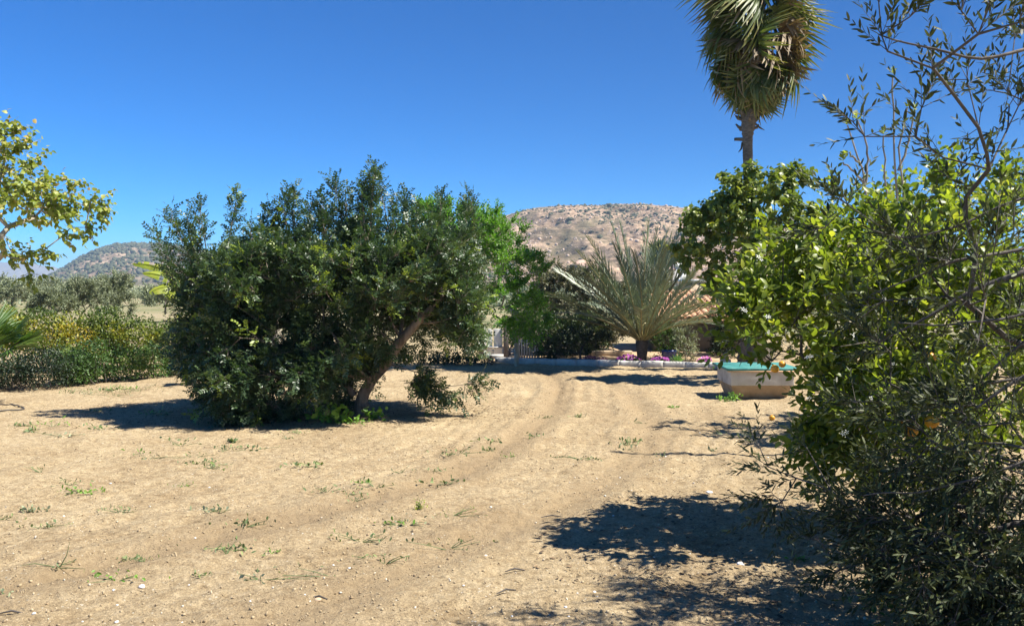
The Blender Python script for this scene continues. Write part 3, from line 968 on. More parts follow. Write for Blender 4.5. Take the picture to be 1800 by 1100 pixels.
tree('citrus_tree', b2, 'second citrus tree farther back, seen at the right edge behind the olive branches', 'tree',
     [(1700, 430, 9.8, 190, 120, 1.3, 2), (1650, 600, 9.8, 200, 160, 1.3, 2), (1790, 540, 9.8, 150, 200, 1.3, 2), (1470, 380, 10.2, 60, 35, .7, .12)],
     260, [b2, b2 + (.02, 0, .4), b2 + (-.02, 0, .7)], LS, M['citrus'], M['darkbark'], 1500, 9, .09, .28, ang=58, rtrunk=.07, upshoot=.5, hollow=.35, bright=.12)

# blossoms and fruit
def blossoms(points, D0, lab, size=.022):
    m_ = MB()
    for off, sc_ in (((0, 0, 0), 1.0), ((1.5, .3, -.8), .75)):
        a0 = R.uniform(0, 2)
        for k in range(5):
            a = a0 + k * 2 * math.pi / 5
            r_ = np.array((math.cos(a), math.sin(a), 0)); s_ = np.array((-math.sin(a), math.cos(a), 0)) * .22
            z_ = np.array((0, 0, 1.0))
            q = np.array([r_ * .08, r_ * .45 - s_ + z_ * .35, r_ * .45 + s_ + z_ * .35, r_ * 1.0 - s_ * .7 + z_ * .28, r_ * 1.0 + s_ * .7 + z_ * .28, r_ * 1.2 + z_ * .05]) * sc_ + off
            m_.add(q, [(0, 2, 1), (3, 4, 5)], [(1, 2, 4, 3)], R.random())
    for off in ((-1.3, .5, -.3), (.4, -1.4, -.5), (1.2, 1.2, -.2)):
        m_.scatter(OCT, np.array([off]), I3[None], np.array([[.26, .26, .5]]), .3)
    return m_.mesh('blossom', M['petalw'])


bm_ = blossoms(None, 0, '')
citrus_root = root
for (px, py, D) in [(1333, 452, 5.3), (1306, 544, 5.2), (1348, 557, 5.05), (1420, 628, 5.05), (1470, 668, 5.05), (1555, 527, 5.05), (1482, 762, 5.05), (1600, 530, 5.05), (1663, 695, 5.05), (1545, 622, 5.05), (1530, 700, 5.05), (1350, 585, 5.05), (1570, 640, 5.05), (1420, 700, 5.05), (1500, 590, 5.05)]:
    o = bpy.data.objects.new('blossom', bm_); COL.objects.link(o); o.parent = citrus_root
    o.location = Vector(P(px, py, D)) - citrus_root.location; s_ = R.uniform(.009, .016); o.scale = (s_,) * 3
    o.rotation_euler = (R.uniform(.6, 1.6), R.uniform(-.6, .6), R.uniform(-1, 1))
mb = MB(); mb.scatter(ico(2), np.zeros((1, 3)), I3[None], np.array([[1, 1, .93]]), 0); orange_me = mb.mesh('orange', M['orange'], True)
for (px, py, D, s_) in [(1638, 741, 6.1, .042), (1602, 757, 6.2, .04), (1635, 628, 6.3, .036), (1728, 768, 6.2, .036), (1362, 648, 6.2, .026), (1375, 640, 6.25, .022), (1707, 790, 6.3, .036), (1588, 738, 6.35, .036)]:
    o = bpy.data.objects.new('orange', orange_me); COL.objects.link(o); o.parent = citrus_root
    o.location = Vector(P(px, py, D * .87)) - citrus_root.location; o.scale = (s_,) * 3
p = G(1357, 738)
o = bpy.data.objects.new('fallen_orange', orange_me); COL.objects.link(o); o.location = (p[0], p[1], float(gheight(p[0], p[1])) + .03); o.scale = (.036,) * 3
tag(o, 'single fallen orange lying on the soil at the edge of the citrus shadow', 'orange')

# --- olive tree close on the right
bo = np.array((3.35, 4.55, 0.0))
ospec = [(1700, 560, 4.2, 100, 85, .5, .12), (1690, 740, 4.2, 80, 60, .5, .3), (1760, 640, 4.3, 150, 170, .8, .45), (1720, 820, 4.3, 150, 110, .8, 1.3), (1640, 460, 4.4, 130, 80, .7, .24), (1800, 920, 4.2, 160, 110, .7, 1.9), (1980, 430, 4.3, 200, 230, .9, .9),
         (1610, 920, 4.5, 105, 60, .6, 1.0), (1720, 260, 4.2, 90, 90, .5, .16), (2130, 650, 4.6, 250, 300, 1.1, 1.6), (1560, 640, 4.6, 70, 130, .5, .18), (1700, 1010, 4.0, 150, 70, .5, 2.0), (1900, 100, 4.3, 180, 160, .8, .6), (1800, 1060, 3.9, 120, 60, .4, 1.4)]
tips = [(1545, 5, 3.8), (1550, 62, 3.8), (1600, 30, 3.7), (1690, 20, 3.6), (1740, 10, 3.5), (1560, 90, 3.8), (1640, 120, 3.8), (1500, 215, 4.1), (1520, 240, 4.1), (1640, 140, 4.1), (1620, 190, 4.1), (1700, 140, 4.1), (1610, 240, 4.1),
        (1490, 360, 4.3), (1450, 400, 4.3), (1335, 785, 4.9), (1350, 820, 4.8), (1375, 880, 4.7), (1400, 840, 4.7), (1440, 950, 4.5), (1420, 790, 4.8), (1480, 1000, 4.4), (1500, 900, 4.5), (1360, 870, 4.8), (1460, 860, 4.6), (1790, 40, 3.5), (1720, 60, 3.6)]
ex = np.array([P(*t) for t in tips])
tree('olive_tree', bo, 'olive tree close on the right with thin grey green leaves and long dark branches', 'tree', ospec, 480,
     [bo, bo + (-.05, 0, .4), bo + (-.15, .0, .8), bo + (-.3, -.05, 1.15)], LO, M['olive'], M['darkbark'], 2350, 14, .060, .27, ang=42, mode='opp', extra=ex,
     rtip=.0034, rtrunk=.10, seg=.16, upshoot=.12, single=300, rs=.9, hollow=.6, trad=np.array((.13, .11, .10, .10)), first=1, wig=.16, bright=.15)

# long bare olive limbs that reach across the citrus
olive_root = [o for o in bpy.data.objects if o.get('label', '').startswith('olive tree close')][0]
for path, r0 in [([(1990, 430, 4.4), (1800, 478, 4.35), (1720, 505, 4.4), (1620, 560, 4.45), (1540, 605, 4.5)], .02), ([(1980, 400, 4.5), (1800, 440, 4.5), (1690, 455, 4.5), (1600, 490, 4.6), (1530, 520, 4.6)], .013),
                 ([(1960, 480, 4.2), (1780, 560, 4.2), (1660, 570, 4.3), (1560, 570, 4.4)], .010), ([(1940, 330, 4.2), (1800, 345, 4.2), (1690, 395, 4.3), (1600, 420, 4.3), (1520, 400, 4.3)], .008),
                 ([(1900, 620, 4.1), (1780, 670, 4.1), (1700, 730, 4.15), (1640, 790, 4.2)], .010), ([(1900, 760, 4.0), (1760, 830, 4.0), (1640, 860, 4.1), (1520, 870, 4.2)], .007),
                 ([(1850, 940, 3.9), (1740, 985, 3.9), (1640, 985, 4.0)], .006), ([(1900, 520, 4.4), (1780, 620, 4.4), (1700, 690, 4.5), (1600, 730, 4.5)], .009), ([(1950, 90, 4.0), (1840, 75, 3.8), (1740, 105, 3.7), (1640, 88, 3.7), (1545, 62, 3.8)], .010)]:
    mb = MB(); pts = np.array([P(*q_) for q_ in path]); q = np.linspace(0, len(pts) - 1, 16)
    p2 = np.stack([np.interp(q, range(len(pts)), pts[:, k]) for k in range(3)], 1) + R.normal(0, .008, (16, 3))
    for _ in range(2): p2[1:-1] = (p2[:-2] + 2 * p2[1:-1] + p2[2:]) / 4
    mb.tube(p2, np.linspace(r0, .003, 16), 7, .5, True, .15)
    lm_ = mb.build('limb', M['darkbark'], olive_root, smooth=True)

# --- leafy tree in front of the tall palm
b = np.array((P(1318, 600, 15.6)[0], 15.6, 0.0))
tree('broadleaf_tree', b, 'rounded leafy tree with drooping broad leaves in front of the tall palm trunk', 'tree',
     [(1330, 375, 15.1, 90, 75, .9, 2.2), (1290, 420, 15.1, 65, 75, .7, 1.2), (1390, 390, 15.1, 60, 75, .7, 1), (1235, 385, 15.1, 22, 28, .3, .22), (1222, 440, 15.1, 30, 17, .3, .2), (1265, 480, 15.1, 22, 35, .3, .2), (1325, 310, 15.1, 14, 28, .2, .12),
      (1385, 315, 15.1, 28, 14, .3, .15), (1290, 335, 15.1, 40, 26, .4, .35), (1420, 440, 15.1, 50, 60, .7, .6)],
     230, [b, b + (.03, 0, .7), b + (-.02, 0, 1.4), b + (0, 0, 1.9)], LM, M['mulberry'], M['darkbark'], 900, 9, .115, .22, ang=70, rtrunk=.07, upshoot=.1, droop=.55, hollow=.4, trad=np.array((.085, .08, .07, .06)), rs=.5, bright=.12, single=260)

# --- yellow green tree at the left edge
b = np.array((-5.75, 7.7, 0.0))
ex = np.array([P(*t) for t in [(172, 350, 7.6), (176, 366, 7.6), (160, 350, 7.6), (150, 400, 7.6), (120, 330, 7.6), (85, 318, 7.6), (125, 400, 7.6), (20, 235, 7.6), (40, 260, 7.6), (50, 440, 7.6), (50, 480, 7.6), (100, 370, 7.6), (60, 360, 7.6), (30, 310, 7.6), (110, 415, 7.6), (40, 455, 7.6)]])
tree('deciduous_tree', b, 'small tree with yellow green young leaves reaching in from the left edge', 'tree',
     [(85, 362, 7.6, 58, 32, .4, 1.4), (20, 365, 7.6, 60, 60, .5, 1), (5, 280, 7.6, 40, 55, .4, .7), (25, 440, 7.6, 45, 30, .3, .35), (-120, 350, 7.7, 130, 120, .8, 1.5), (55, 455, 7.6, 16, 20, .2, .12)],
     95, [b, b + (.05, 0, .5), P(-190, 540, 7.7), P(-110, 510, 7.7), P(-40, 490, 7.65)], LM, M['yellowleaf'], M['palebark'], 440, 9, .053, .16, ang=68, extra=ex, rtrunk=.06, upshoot=.3, droop=.45, trad=np.array((.09, .08, .07, .055, .045)),
     hollow=.5, rs=.6, first=3, single=290, bright=.1, bias=.1, rtip=.0045)

# --- bright green tree right behind the carob
b = np.array((P(908, 640, 17.8)[0], 17.8, 0.0))
tree('bright_green_tree', b, 'fresh bright green tree with slender pale trunk behind the right side of the carob', 'tree',
     [(820, 425, 17.4, 75, 55, .9, 1.5), (880, 450, 17.4, 60, 72, .9, 1.6), (900, 525, 17.4, 58, 70, .9, 1.5), (780, 390, 17.4, 45, 28, .5, .5), (850, 392, 17.4, 45, 28, .5, .5), (940, 470, 17.4, 22, 18, .3, .22), (925, 565, 17.4, 38, 28, .5, .4), (740, 450, 17.4, 50, 80, .8, .5), (760, 372, 17.4, 25, 12, .3, .15)],
     300, [b, b + (.0, 0, .5), b + (.05, 0, 1.0), P(890, 540, 17.8)], LS, M['bright'], M['palebark'], 2600, 10, .07, .26, ang=55, rtrunk=.06, trad=np.array((.05, .045, .045, .05)), upshoot=.5, hollow=.45, rs=.8)

# --- grey green and brownish trees behind the kerb
b = np.array((P(1000, 600, 21.5)[0], 21.5, 0.0))
tree('grey_green_tree', b, 'dull grey green tree left of the date palm behind the picket fence', 'tree',
     [(985, 530, 21.5, 60, 60, 1.1, 1.6), (1030, 500, 21.6, 45, 35, .9, .7), (960, 500, 21.5, 30, 30, .8, .4), (1040, 570, 21.5, 55, 45, 1, 1), (1090, 540, 21.6, 40, 50, .9, .5)],
     240, [b, b + (.0, 0, .4), b + (.05, 0, .8)], LS, M['brownshrub'], M['darkbark'], 3400, 9, .07, .22, ang=55, rtrunk=.07, upshoot=.4, hollow=.45, rs=.8)
b = np.array((P(1020, 620, 19.2)[0], 19.2, 0.0))
tree('garden_shrub', b, 'dark leafy shrub left of the date palm with a sprig of brighter green', 'shrub',
     [(1010, 605, 19.2, 35, 28, .5, 1.2), (970, 610, 19.2, 30, 25, .4, .8), (1045, 590, 19.2, 25, 28, .4, .7), (935, 600, 19.6, 25, 25, .4, .5)],
     120, [b, b + (.0, 0, .15), b + (.05, 0, .3)], LS, M['hedged'], M['darkbark'], 900, 9, .055, .18, ang=55, rtrunk=.03, upshoot=.4, hollow=.45, rs=.8)
for (px, D, rx, ry, lab, mt_, py, n_) in [
        (1172, 18.9, 32, 30, 'loose bright green shrub directly right of the date palm', 'hedgeg', 605, 420),
        (1205, 18.6, 24, 30, 'pale olive green shrub with sprawling stems in front of the grey wall', 'greytree', 612, 260)]:
    b = np.array((P(px, 630, D)[0], D, .02))
    tree('garden_shrub', b, lab, 'shrub', [(px, py, D, rx, ry, .4, 1), (px - 8, py - 18, D, rx * .5, ry * .6, .3, .3)], 45, [b, b + (0, 0, .08), b + (.01, 0, .16)], LS, M[mt_], M['twig'], n_, 8, .05, .16, rtrunk=.02, upshoot=.6, rtip=.003)

# dense tree mass far right of the wall, behind the citrus, height added to shade the wall
b = np.array((P(1330, 600, 20)[0], 20.0, 0.0))
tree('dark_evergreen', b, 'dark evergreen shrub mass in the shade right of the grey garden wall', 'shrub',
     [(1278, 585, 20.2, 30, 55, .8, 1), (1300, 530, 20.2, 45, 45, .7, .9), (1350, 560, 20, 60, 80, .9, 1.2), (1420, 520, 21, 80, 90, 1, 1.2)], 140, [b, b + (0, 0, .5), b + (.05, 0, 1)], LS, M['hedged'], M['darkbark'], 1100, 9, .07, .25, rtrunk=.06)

# --- hedges on the left
def hedge(name, label, cat, mat, spec, n, llen, group=None, L=LQ, twig=True, young=.0):
    c0 = P(spec[0][0], spec[0][1], spec[0][2]); base = (c0[0], c0[1], 0)
    root = empty(name, base, label, cat, group)
    spec = [(a_ + R.normal(0, 6), b_ + R.normal(0, 4), d_ + R.normal(0, .08), rx_ * R.uniform(.85, 1.1), ry_ * R.uniform(.82, 1.12), rd_, w_) for a_, b_, d_, rx_, ry_, rd_, w_ in spec]
    pts = blobs(spec, n, .28)
    pts += unit(R.normal(size=pts.shape)) * (np.abs(fbm(pts[:, 0] * 4, pts[:, 2] * 4 + pts[:, 1], 91, 2))[:, None] * .35)
    pts = pts[pts[:, 2] > .03]
    cl = fbm(pts[:, 0] * 2.4, pts[:, 1] * 2.4 + pts[:, 2] * 2.2, 333, 2)
    out = unit(pts - np.array((c0[0], c0[1], .2)))
    d = unit(R.normal(0, .7, pts.shape) + np.array((0, -.25, .3)))
    mb = MB()
    mb.scatter(L, pts, frames(d, .8, .8), llen * R.uniform(.6, 1.3, len(pts)), np.clip(.45 + cl * 1.1 + .3 * (R.random(len(pts)) - .5) + .0, 0, 1))
    mb.build('foliage', M[mat], root, kind='stuff')
    mb = MB()
    for k in range(60):
        p = pts[R.integers(len(pts))]
        mb.tube([(p[0] + R.normal(0, .08), p[1] + .1, 0), (p[0], p[1] + .05, p[2] * .5), p], [.012, .008, .004], 4, .5)
    mb.build('stems', M['darkbark'], root, kind='stuff')
    return root


ys_ = [(-60, 588, 16.4), (10, 590, 16.4), (70, 590, 16.6), (130, 592, 16.8), (190, 592, 17), (250, 590, 17.2), (310, 590, 17.4), (370, 590, 17.6), (440, 590, 17.8)]
hedge('flowering_hedge', 'yellow green hedge running across the left behind the lower green hedge', 'hedge', 'hedgey',
      [(a, b_, d_, 48, 48, .5, 1) for a, b_, d_ in ys_], 26000, .06, L=LS)
hedge('clipped_hedge', 'low green hedge along the back left edge of the tilled soil', 'hedge', 'hedgeg',
      [(a, b_, d_, 42, 36, .4, 1) for a, b_, d_ in [(120, 642, 14.9), (170, 640, 15.1), (220, 640, 15.3), (270, 640, 15.6), (320, 638, 15.9), (380, 637, 16.2), (140, 650, 14.8)]], 17000, .045, L=LS)
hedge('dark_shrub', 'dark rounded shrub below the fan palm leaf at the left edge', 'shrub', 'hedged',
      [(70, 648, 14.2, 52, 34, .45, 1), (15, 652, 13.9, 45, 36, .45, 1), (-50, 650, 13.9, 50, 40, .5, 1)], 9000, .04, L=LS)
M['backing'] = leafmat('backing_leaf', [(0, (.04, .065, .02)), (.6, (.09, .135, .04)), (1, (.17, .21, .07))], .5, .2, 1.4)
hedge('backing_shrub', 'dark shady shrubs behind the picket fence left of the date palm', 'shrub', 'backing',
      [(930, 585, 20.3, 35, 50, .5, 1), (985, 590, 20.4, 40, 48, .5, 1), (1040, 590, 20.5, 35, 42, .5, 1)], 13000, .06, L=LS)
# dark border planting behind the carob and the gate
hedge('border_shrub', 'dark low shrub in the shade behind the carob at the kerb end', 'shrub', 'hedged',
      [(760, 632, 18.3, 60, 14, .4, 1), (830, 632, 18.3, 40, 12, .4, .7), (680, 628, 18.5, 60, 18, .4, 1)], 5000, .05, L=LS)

# --- olive trees beyond the hedge
for (px, py, D, rx, ry, lab) in [(140, 522, 34, 48, 26, 'smaller of the two grey green olive trees beyond the left hedge'),
                                 (200, 520, 36, 40, 34, 'taller of the two grey green olive trees beyond the left hedge'),
                                 (95, 530, 33, 30, 18, 'low grey green bush beyond the hedge left of the two olive trees')]:
    c0 = P(px, py, D); b = np.array((c0[0], D, -.15))
    tree('olive_tree', b, lab, 'tree', [(px, py, D, rx, ry, .9, 1), (px - rx * .3, py + 5, D, rx * .7, ry * .8, .8, .6), (px + rx * .2, py - ry * .2, D, rx * .6, ry, .8, .6)], 90,
         [b, b + (.02, 0, .3), b + (0, 0, .55)], LS, M['greytree'], M['darkbark'], 1500, 8, .085, .3, rtrunk=.06, upshoot=.5, rtip=.006, rs=.9)
for (px, py, D, rx, ry, lab) in [(20, 512, 60, 45, 16, 'broad low tree at the left edge beyond the hedge'), (85, 508, 75, 40, 13, 'darker distant tree between the left edge and the olive trees'), (-30, 505, 62, 50, 20, 'distant tree cut by the left edge beyond the hedge'),
                                 (290, 520, 62, 35, 12, 'low green field tree beyond the hedge behind the banana leaves')]:
    c0 = P(px, py, D); b = np.array((c0[0], D, -.6))
    tree('field_tree', b, lab, 'tree', [(px, py, D, rx, ry, 1.6, 1), (px - rx * .4, py + 5, D, rx * .7, ry * .6, 1.5, .6)], 60, [b, b + (.02, 0, .5), b + (0, 0, .9)], LS, M['greytree'], M['darkbark'], 600, 8, .2, .6, rtrunk=.1, upshoot=.5, rtip=.012, rs=.9)
# distant wooded belt at the foot of the hills
mb = MB()
n = 900
x = np.r_[R.uniform(-150, 40, n // 2), R.uniform(-10, 130, n - n // 2)]; y = R.uniform(95, 240, n)
pxs = 900 + x / y * FPX
n = len(x); nl = 70
h = R.uniform(1.2, 3.2, n)
org = np.repeat(np.stack([x, y, -1.4 + h * .5], 1), nl, 0) + unit(R.normal(size=(n * nl, 3))) * (R.random((n * nl, 1)) ** .35) * np.repeat(np.stack([h * .9, h * .9, h * .6], 1), nl, 0)
mb.scatter(LQ, org, rot_frames(n * nl), .55 * R.uniform(.6, 1.3, n * nl), np.clip(np.repeat(R.random(n), nl) * .8 + R.random(n * nl) * .2, 0, 1))
o = mb.build('distant_trees', M['greytree']); tag(o, 'belt of grey green trees and bushes at the foot of the hills', kind='stuff')

# --- bare shoots rising behind the citrus
M['bud'] = M['citrus']
b = np.array((P(1560, 600, 8.6)[0], 8.6, 0.0))
root = empty('bare_sapling', tuple(b), 'bare pale shoots with tiny leaf buds rising above the citrus tree', 'tree')
mb = MB(); ml = MB()
mb.tube([b, b + (0, 0, .7), P(1565, 500, 8.6)], [.035, .03, .022], 7, .5)
mb.build('trunk', M['twig'], root, smooth=True)
shoots = [[(1565, 500), (1580, 390), (1573, 300), (1571, 200), (1566, 132)], [(1565, 500), (1590, 370), (1580, 260), (1597, 190)], [(1565, 500), (1562, 380), (1556, 300), (1554, 240)], [(1565, 500), (1530, 370), (1515, 300), (1487, 222)],
          [(1522, 325), (1500, 300), (1482, 285)], [(1522, 322), (1526, 280), (1524, 250), (1508, 212)], [(1512, 290), (1498, 275), (1494, 268)], [(1565, 500), (1545, 400), (1538, 350)], [(1580, 300), (1600, 240), (1606, 160 + 40)]]
for sh in shoots:
    mb = MB()
    pts = np.array([P(a, c_, 8.6) for a, c_ in sh])
    q = np.linspace(0, len(pts) - 1, 10); pts2 = np.stack([np.interp(q, range(len(pts)), pts[:, k]) for k in range(3)], 1) + R.normal(0, .006, (10, 3))
    mb.tube(pts2, np.linspace(.013, .0075, 10), 5, .5)
    mb.build('shoot', M['twig'], root, smooth=True)
    k = 9
    p_, d_ = sprig(pts2[-1:], pts2[-1:] - pts2[-2:-1], np.array([.05]), k, 50)
    ml.scatter(LS, p_, frames(d_), np.full(k, .05), R.uniform(.6, 1, k))
    for u in R.uniform(0, 1, 10):
        j = int(u * 8) + 1
        ml.scatter(LS, pts2[j:j + 1], frames(R.normal(size=(1, 3)) + (0, 0, .6)), np.array([.022]), .9)
ml.build('buds', M['citrus'], root, kind='stuff')

# --- tall fan palm
DW = 17.0
base = P(1325, 640, DW); base[2] = 0
root = empty('fan_palm', tuple(base), 'tall fan palm with a shaggy skirt of dead fronds against the sky', 'palm tree')
tp = [base, base + (0, 0, .25), P(1322, 560, DW), P(1317, 450, DW), P(1315, 300, DW), P(1314, 240, DW), P(1316, 215, DW), P(1318, 195, DW), P(1326, 60, DW), P(1330, 0, DW)]
mb = MB(); tp = np.array(tp); q = np.linspace(0, 9, 60)
pts = np.stack([np.interp(q, range(10), tp[:, k]) for k in range(3)], 1)
rr = np.interp(q, range(10), [.34, .30, .19, .11, .09, .10, .14, .18, .2, .15]) * (1 + .05 * np.sin(q * 22))
mb.tube(pts, rr, 14, .5, True, .14)
mb.build('trunk', M['palmbark'], root, smooth=True)
# boots just under the skirt
for k in range(14):
    a = R.uniform(0, 6.28); z = P(1316, R.uniform(190, 232), DW)[2]
    c_ = np.array((P(1316, 215, DW)[0], DW, z)); d_ = np.array((math.cos(a), math.sin(a), .2)) * R.uniform(.14, .24)
    mb = MB(); mb.tube([c_ + d_ * .4, c_ + d_, c_ + d_ * 1.25 + (0, 0, .05)], [.035, .03, .016], 5, .5, True); mb.build('leaf_base', M['palmbark'], root)
mb = MB(); mb.tube([P(1312, 246, DW), P(1302, 245, DW), P(1291, 245, DW)], [.035, .035, .03], 6, .5, True); mb.build('leaf_stub', M['palmbark'], root)
mb = MB(); mb.tube([P(1305, 250, DW), P(1303, 262, DW), P(1298, 268, DW)], [.02, .018, .005], 4, .5, True); mb.build('leaf_stub', M['palmbark'], root)
mb = MB(); mb.tube([P(1325, 215, DW), P(1336, 225, DW), P(1344, 229, DW)], [.02, .018, .005], 4, .5, True); mb.build('leaf_stub', M['palmbark'], root)


def fan_leaf(mat, droop, pet=.55, rad=.62, nseg=34, seed=0, spread=125, tip=.25, name='fan_leaf', fray=.0):
    rg = np.random.default_rng(seed); mb = MB()
    # petiole along +Y
    mb.tube([(0, 0, 0), (0, pet * .5, -.01), (0, pet, -.03)], [.022, .015, .011], 4, .5)
    for k in range(nseg):
        a = math.radians(-spread + 2 * spread * (k + .5) / nseg)
        L = rad * (1 - .18 * abs(a) / 2.2) * rg.uniform(.7, 1.12)
        w = rad * math.radians(2 * spread / nseg) * .36
        dx, dy = math.sin(a), math.cos(a)
        px_, py_ = dy, -dx
        zz = .012 * (1 if k % 2 else -1)
        dr = droop * rg.uniform(.7, 1.3)
        prof = [(.02, .15), (.4, .85), (.62, .9), (.82, .5), (1.0, .06)]
        v = []
        for t, ww in prof:
            r = t * L
            z = -.03 + (-dr * max(0, t - .35) ** 1.6 * rad * 1.6) - .1 * (1 - math.cos(a)) * t * rad
            rr_ = r * (1 - dr * .25 * max(0, t - .5))
            cx, cy = dx * rr_, pet + dy * rr_
            v += [(cx - px_ * w * ww, cy - py_ * w * ww, z), (cx, cy, z - .02 * ww), (cx + px_ * w * ww, cy + py_ * w * ww, z)]
        qd = []
        for i_ in range(4):
            b_ = i_ * 3
            qd += [(b_, b_ + 1, b_ + 4, b_ + 3), (b_ + 1, b_ + 2, b_ + 5, b_ + 4)]
        if fray and rg.random() < fray: continue
        mb.add(v, None, qd, np.clip(np.repeat([rg.uniform(.1, .6) + q_ for q_ in (0, .05, .1, .3, .5)], 3), 0, 1))
    return mb.mesh(name, mat)


green = [fan_leaf(M['fan'], d_, seed=s_, pet=.5, rad=.72) for s_, d_ in enumerate((.35, .6, .8, 1.0))]
dead = [fan_leaf(M['deadfan'], d_, seed=10 + s_, spread=95, pet=.35, rad=.8, nseg=24, name='dead_fan_leaf', fray=.15) for s_, d_ in enumerate((.3, .5, .9))]


def put(me, name, root, origin, d, roll=0, sc=1.0):
    d = unit(np.asarray(d, float)[None])
    f = frames(d, 1.0, .18)[0]
    Mx = Matrix(((f[0][0], f[1][0], f[2][0], 0), (f[0][1], f[1][1], f[2][1], 0), (f[0][2], f[1][2], f[2][2], 0), (0, 0, 0, 1))) @ Matrix.Rotation(roll, 4, 'Y') @ Matrix.Scale(sc, 4)
    Mx.translation = Vector(origin) - (root.location if root else Vector((0, 0, 0)))
    o = bpy.data.objects.new(name, me); COL.objects.link(o)
    if root: o.parent = root
    o.matrix_basis = Mx
    return o


for k in range(70):
    t = (k + .5) / 70                     # 0 top .. 1 bottom of the green head
    az = k * 2.399 + R.normal(0, .25)
    el = math.radians(82 - 112 * t + R.normal(0, 9))
    z = P(1330, -8 + 100 * t, DW)
    d_ = np.array((math.cos(az) * math.cos(el), math.sin(az) * math.cos(el), math.sin(el)))
    brown = R.random() < .2 + .6 * max(0, t - .4)
    put(dead[int(R.integers(3))] if brown else green[int(R.integers(4))], 'dead_fan_leaf' if brown else 'fan_leaf', root, z + d_ * .1, d_, R.normal(0, .6), R.uniform(.85, 1.2))
for k in range(70):
    t = (k + .5) / 70
    az = k * 2.399 + R.normal(0, .25)
    el = math.radians(-30 - 52 * t ** .6 + R.normal(0, 5))
    z = P(1326, 84 + 60 * t, DW)
    d_ = np.array((math.cos(az) * math.cos(el), math.sin(az) * math.cos(el), math.sin(el)))
    me = dead[int(R.integers(3))] if R.random() < .3 + .6 * t else green[int(R.integers(1, 4))]
    put(me, 'dead_fan_leaf' if me in dead else 'fan_leaf', root, z + d_ * .12, d_, R.normal(0, .7), R.uniform(.6, 1.1) * (1 - .42 * t))

# small fan palm at the left edge
b = P(-30, 700, 12.2); b[2] = 0
root = empty('fan_palm', tuple(b), 'small fan palm at the left edge with spiky green fans in front of the hedge', 'palm tree')
mb = MB(); mb.tube([b, b + (0, 0, .25), b + (.02, 0, .5)], [.12, .13, .09], 9, .5, True, .15); mb.build('trunk', M['palmbark'], root)
gl = [fan_leaf(M['fan2'] if 'fan2' in M else M['hedgeg'], d_, seed=40 + s_, pet=.55, rad=.5, nseg=24, spread=85) for s_, d_ in enumerate((.1, .25))]
for k, (az, el) in enumerate([(0.05, 38), (-.25, 32), (.6, 55), (2.2, 40), (3.3, 35), (4.4, 45), (5.3, 35), (1.4, 70), (-.6, 48)]):
    el = math.radians(el); d_ = np.array((math.cos(az) * math.cos(el), math.sin(az) * math.cos(el), math.sin(el)))
    put(gl[k % 2], 'fan_leaf', root, b + (0, 0, .5), d_, (-.5, .3, .2, 0, .4)[k % 5], 1.0)
b = P(338, 668, 14.3); b[2] = 0
root = empty('fan_palm', tuple(b), 'tiny fan palm seedling under the left side of the carob crown', 'palm tree')
mb = MB(); mb.tube([b, b + (0, 0, .12), P(340, 650, 14.3)], [.05, .05, .04], 8, .5, True, .15); mb.build('trunk', M['palmbark'], root)
pale = fan_leaf(M['greytree'], .1, seed=50, pet=.12, rad=.26, nseg=12, spread=80)
for az, el in [(3.3, 10), (3.0, -15), (2.6, 30), (.2, 40), (4.6, 50), (1.5, 60)]:
    el = math.radians(el); d_ = np.array((math.cos(az) * math.cos(el), math.sin(az) * math.cos(el), math.sin(el)))
    put(pale, 'fan_leaf', root, P(340, 648, 14.3), d_, .9, 1.0)

# --- date palm behind the kerb
DD = 18.9
base = P(1128, 640, DD); base[2] = .02
root = empty('date_palm', tuple(base), 'young date palm with arching blue grey fronds behind the white kerb', 'palm tree')
mb = MB(); mb.tube([base, base + (0, 0, .18), base + (0, 0, .38), base + (0, 0, .5)], [.09, .11, .12, .07], 12, .5, True, .4); mb.build('trunk', M['palmbark'], root)


def frond(L, arch, seed, pairs=58):
    rg = np.random.default_rng(seed); mb = MB()
    t = np.linspace(0, 1, 12)
    curve = lambda u: np.stack([np.zeros_like(u), L * (u - .10 * arch * u ** 3), -arch * L * .34 * u ** 2.3], -1)
    r = curve(t)
    st = MB(); st.tube(r, np.linspace(.02, .004, 12), 5, .5)
    v = (.16 + .84 * (np.arange(pairs) + .5) / pairs)
    p = curve(v); dt = unit(curve(v + .01) - curve(v))
    for sg in (-1, 1):
        ll = L * .12 * np.sin(np.clip((v - .08) / .92, 0, 1) * math.pi * .93) ** .55 * rg.uniform(.8, 1.1, pairs) + .03
        a = np.radians(46 - 24 * v) + rg.normal(0, .09, pairs)
        up = rg.normal(.42, .16, pairs)
        d = np.cos(a)[:, None] * dt + np.sin(a)[:, None] * (np.array((sg, 0, 0)) * np.cos(up)[:, None] + np.array((0, 0, 1)) * np.sin(up)[:, None])
        f = frames(d, 1, .15, rg)
        mb.scatter(BL, p, f, np.stack([ll * 1.0, ll, ll], 1), rg.uniform(.15, .85, pairs))
    return st.mesh('rachis', M['datestem'], True), mb.mesh('leaflets', M['date'])


BL = (lambda w: (np.array([(0, 0, 0), (-w / 2, .35, .01), (0, 1, -.05), (w / 2, .35, .01)], float), np.zeros((0, 3), int), np.array([(0, 3, 2, 1)])))(.085)
fr_v = [frond(2.35, a, 70 + k) for k, a in enumerate((.15, .35, .55, .8, 1.1))]


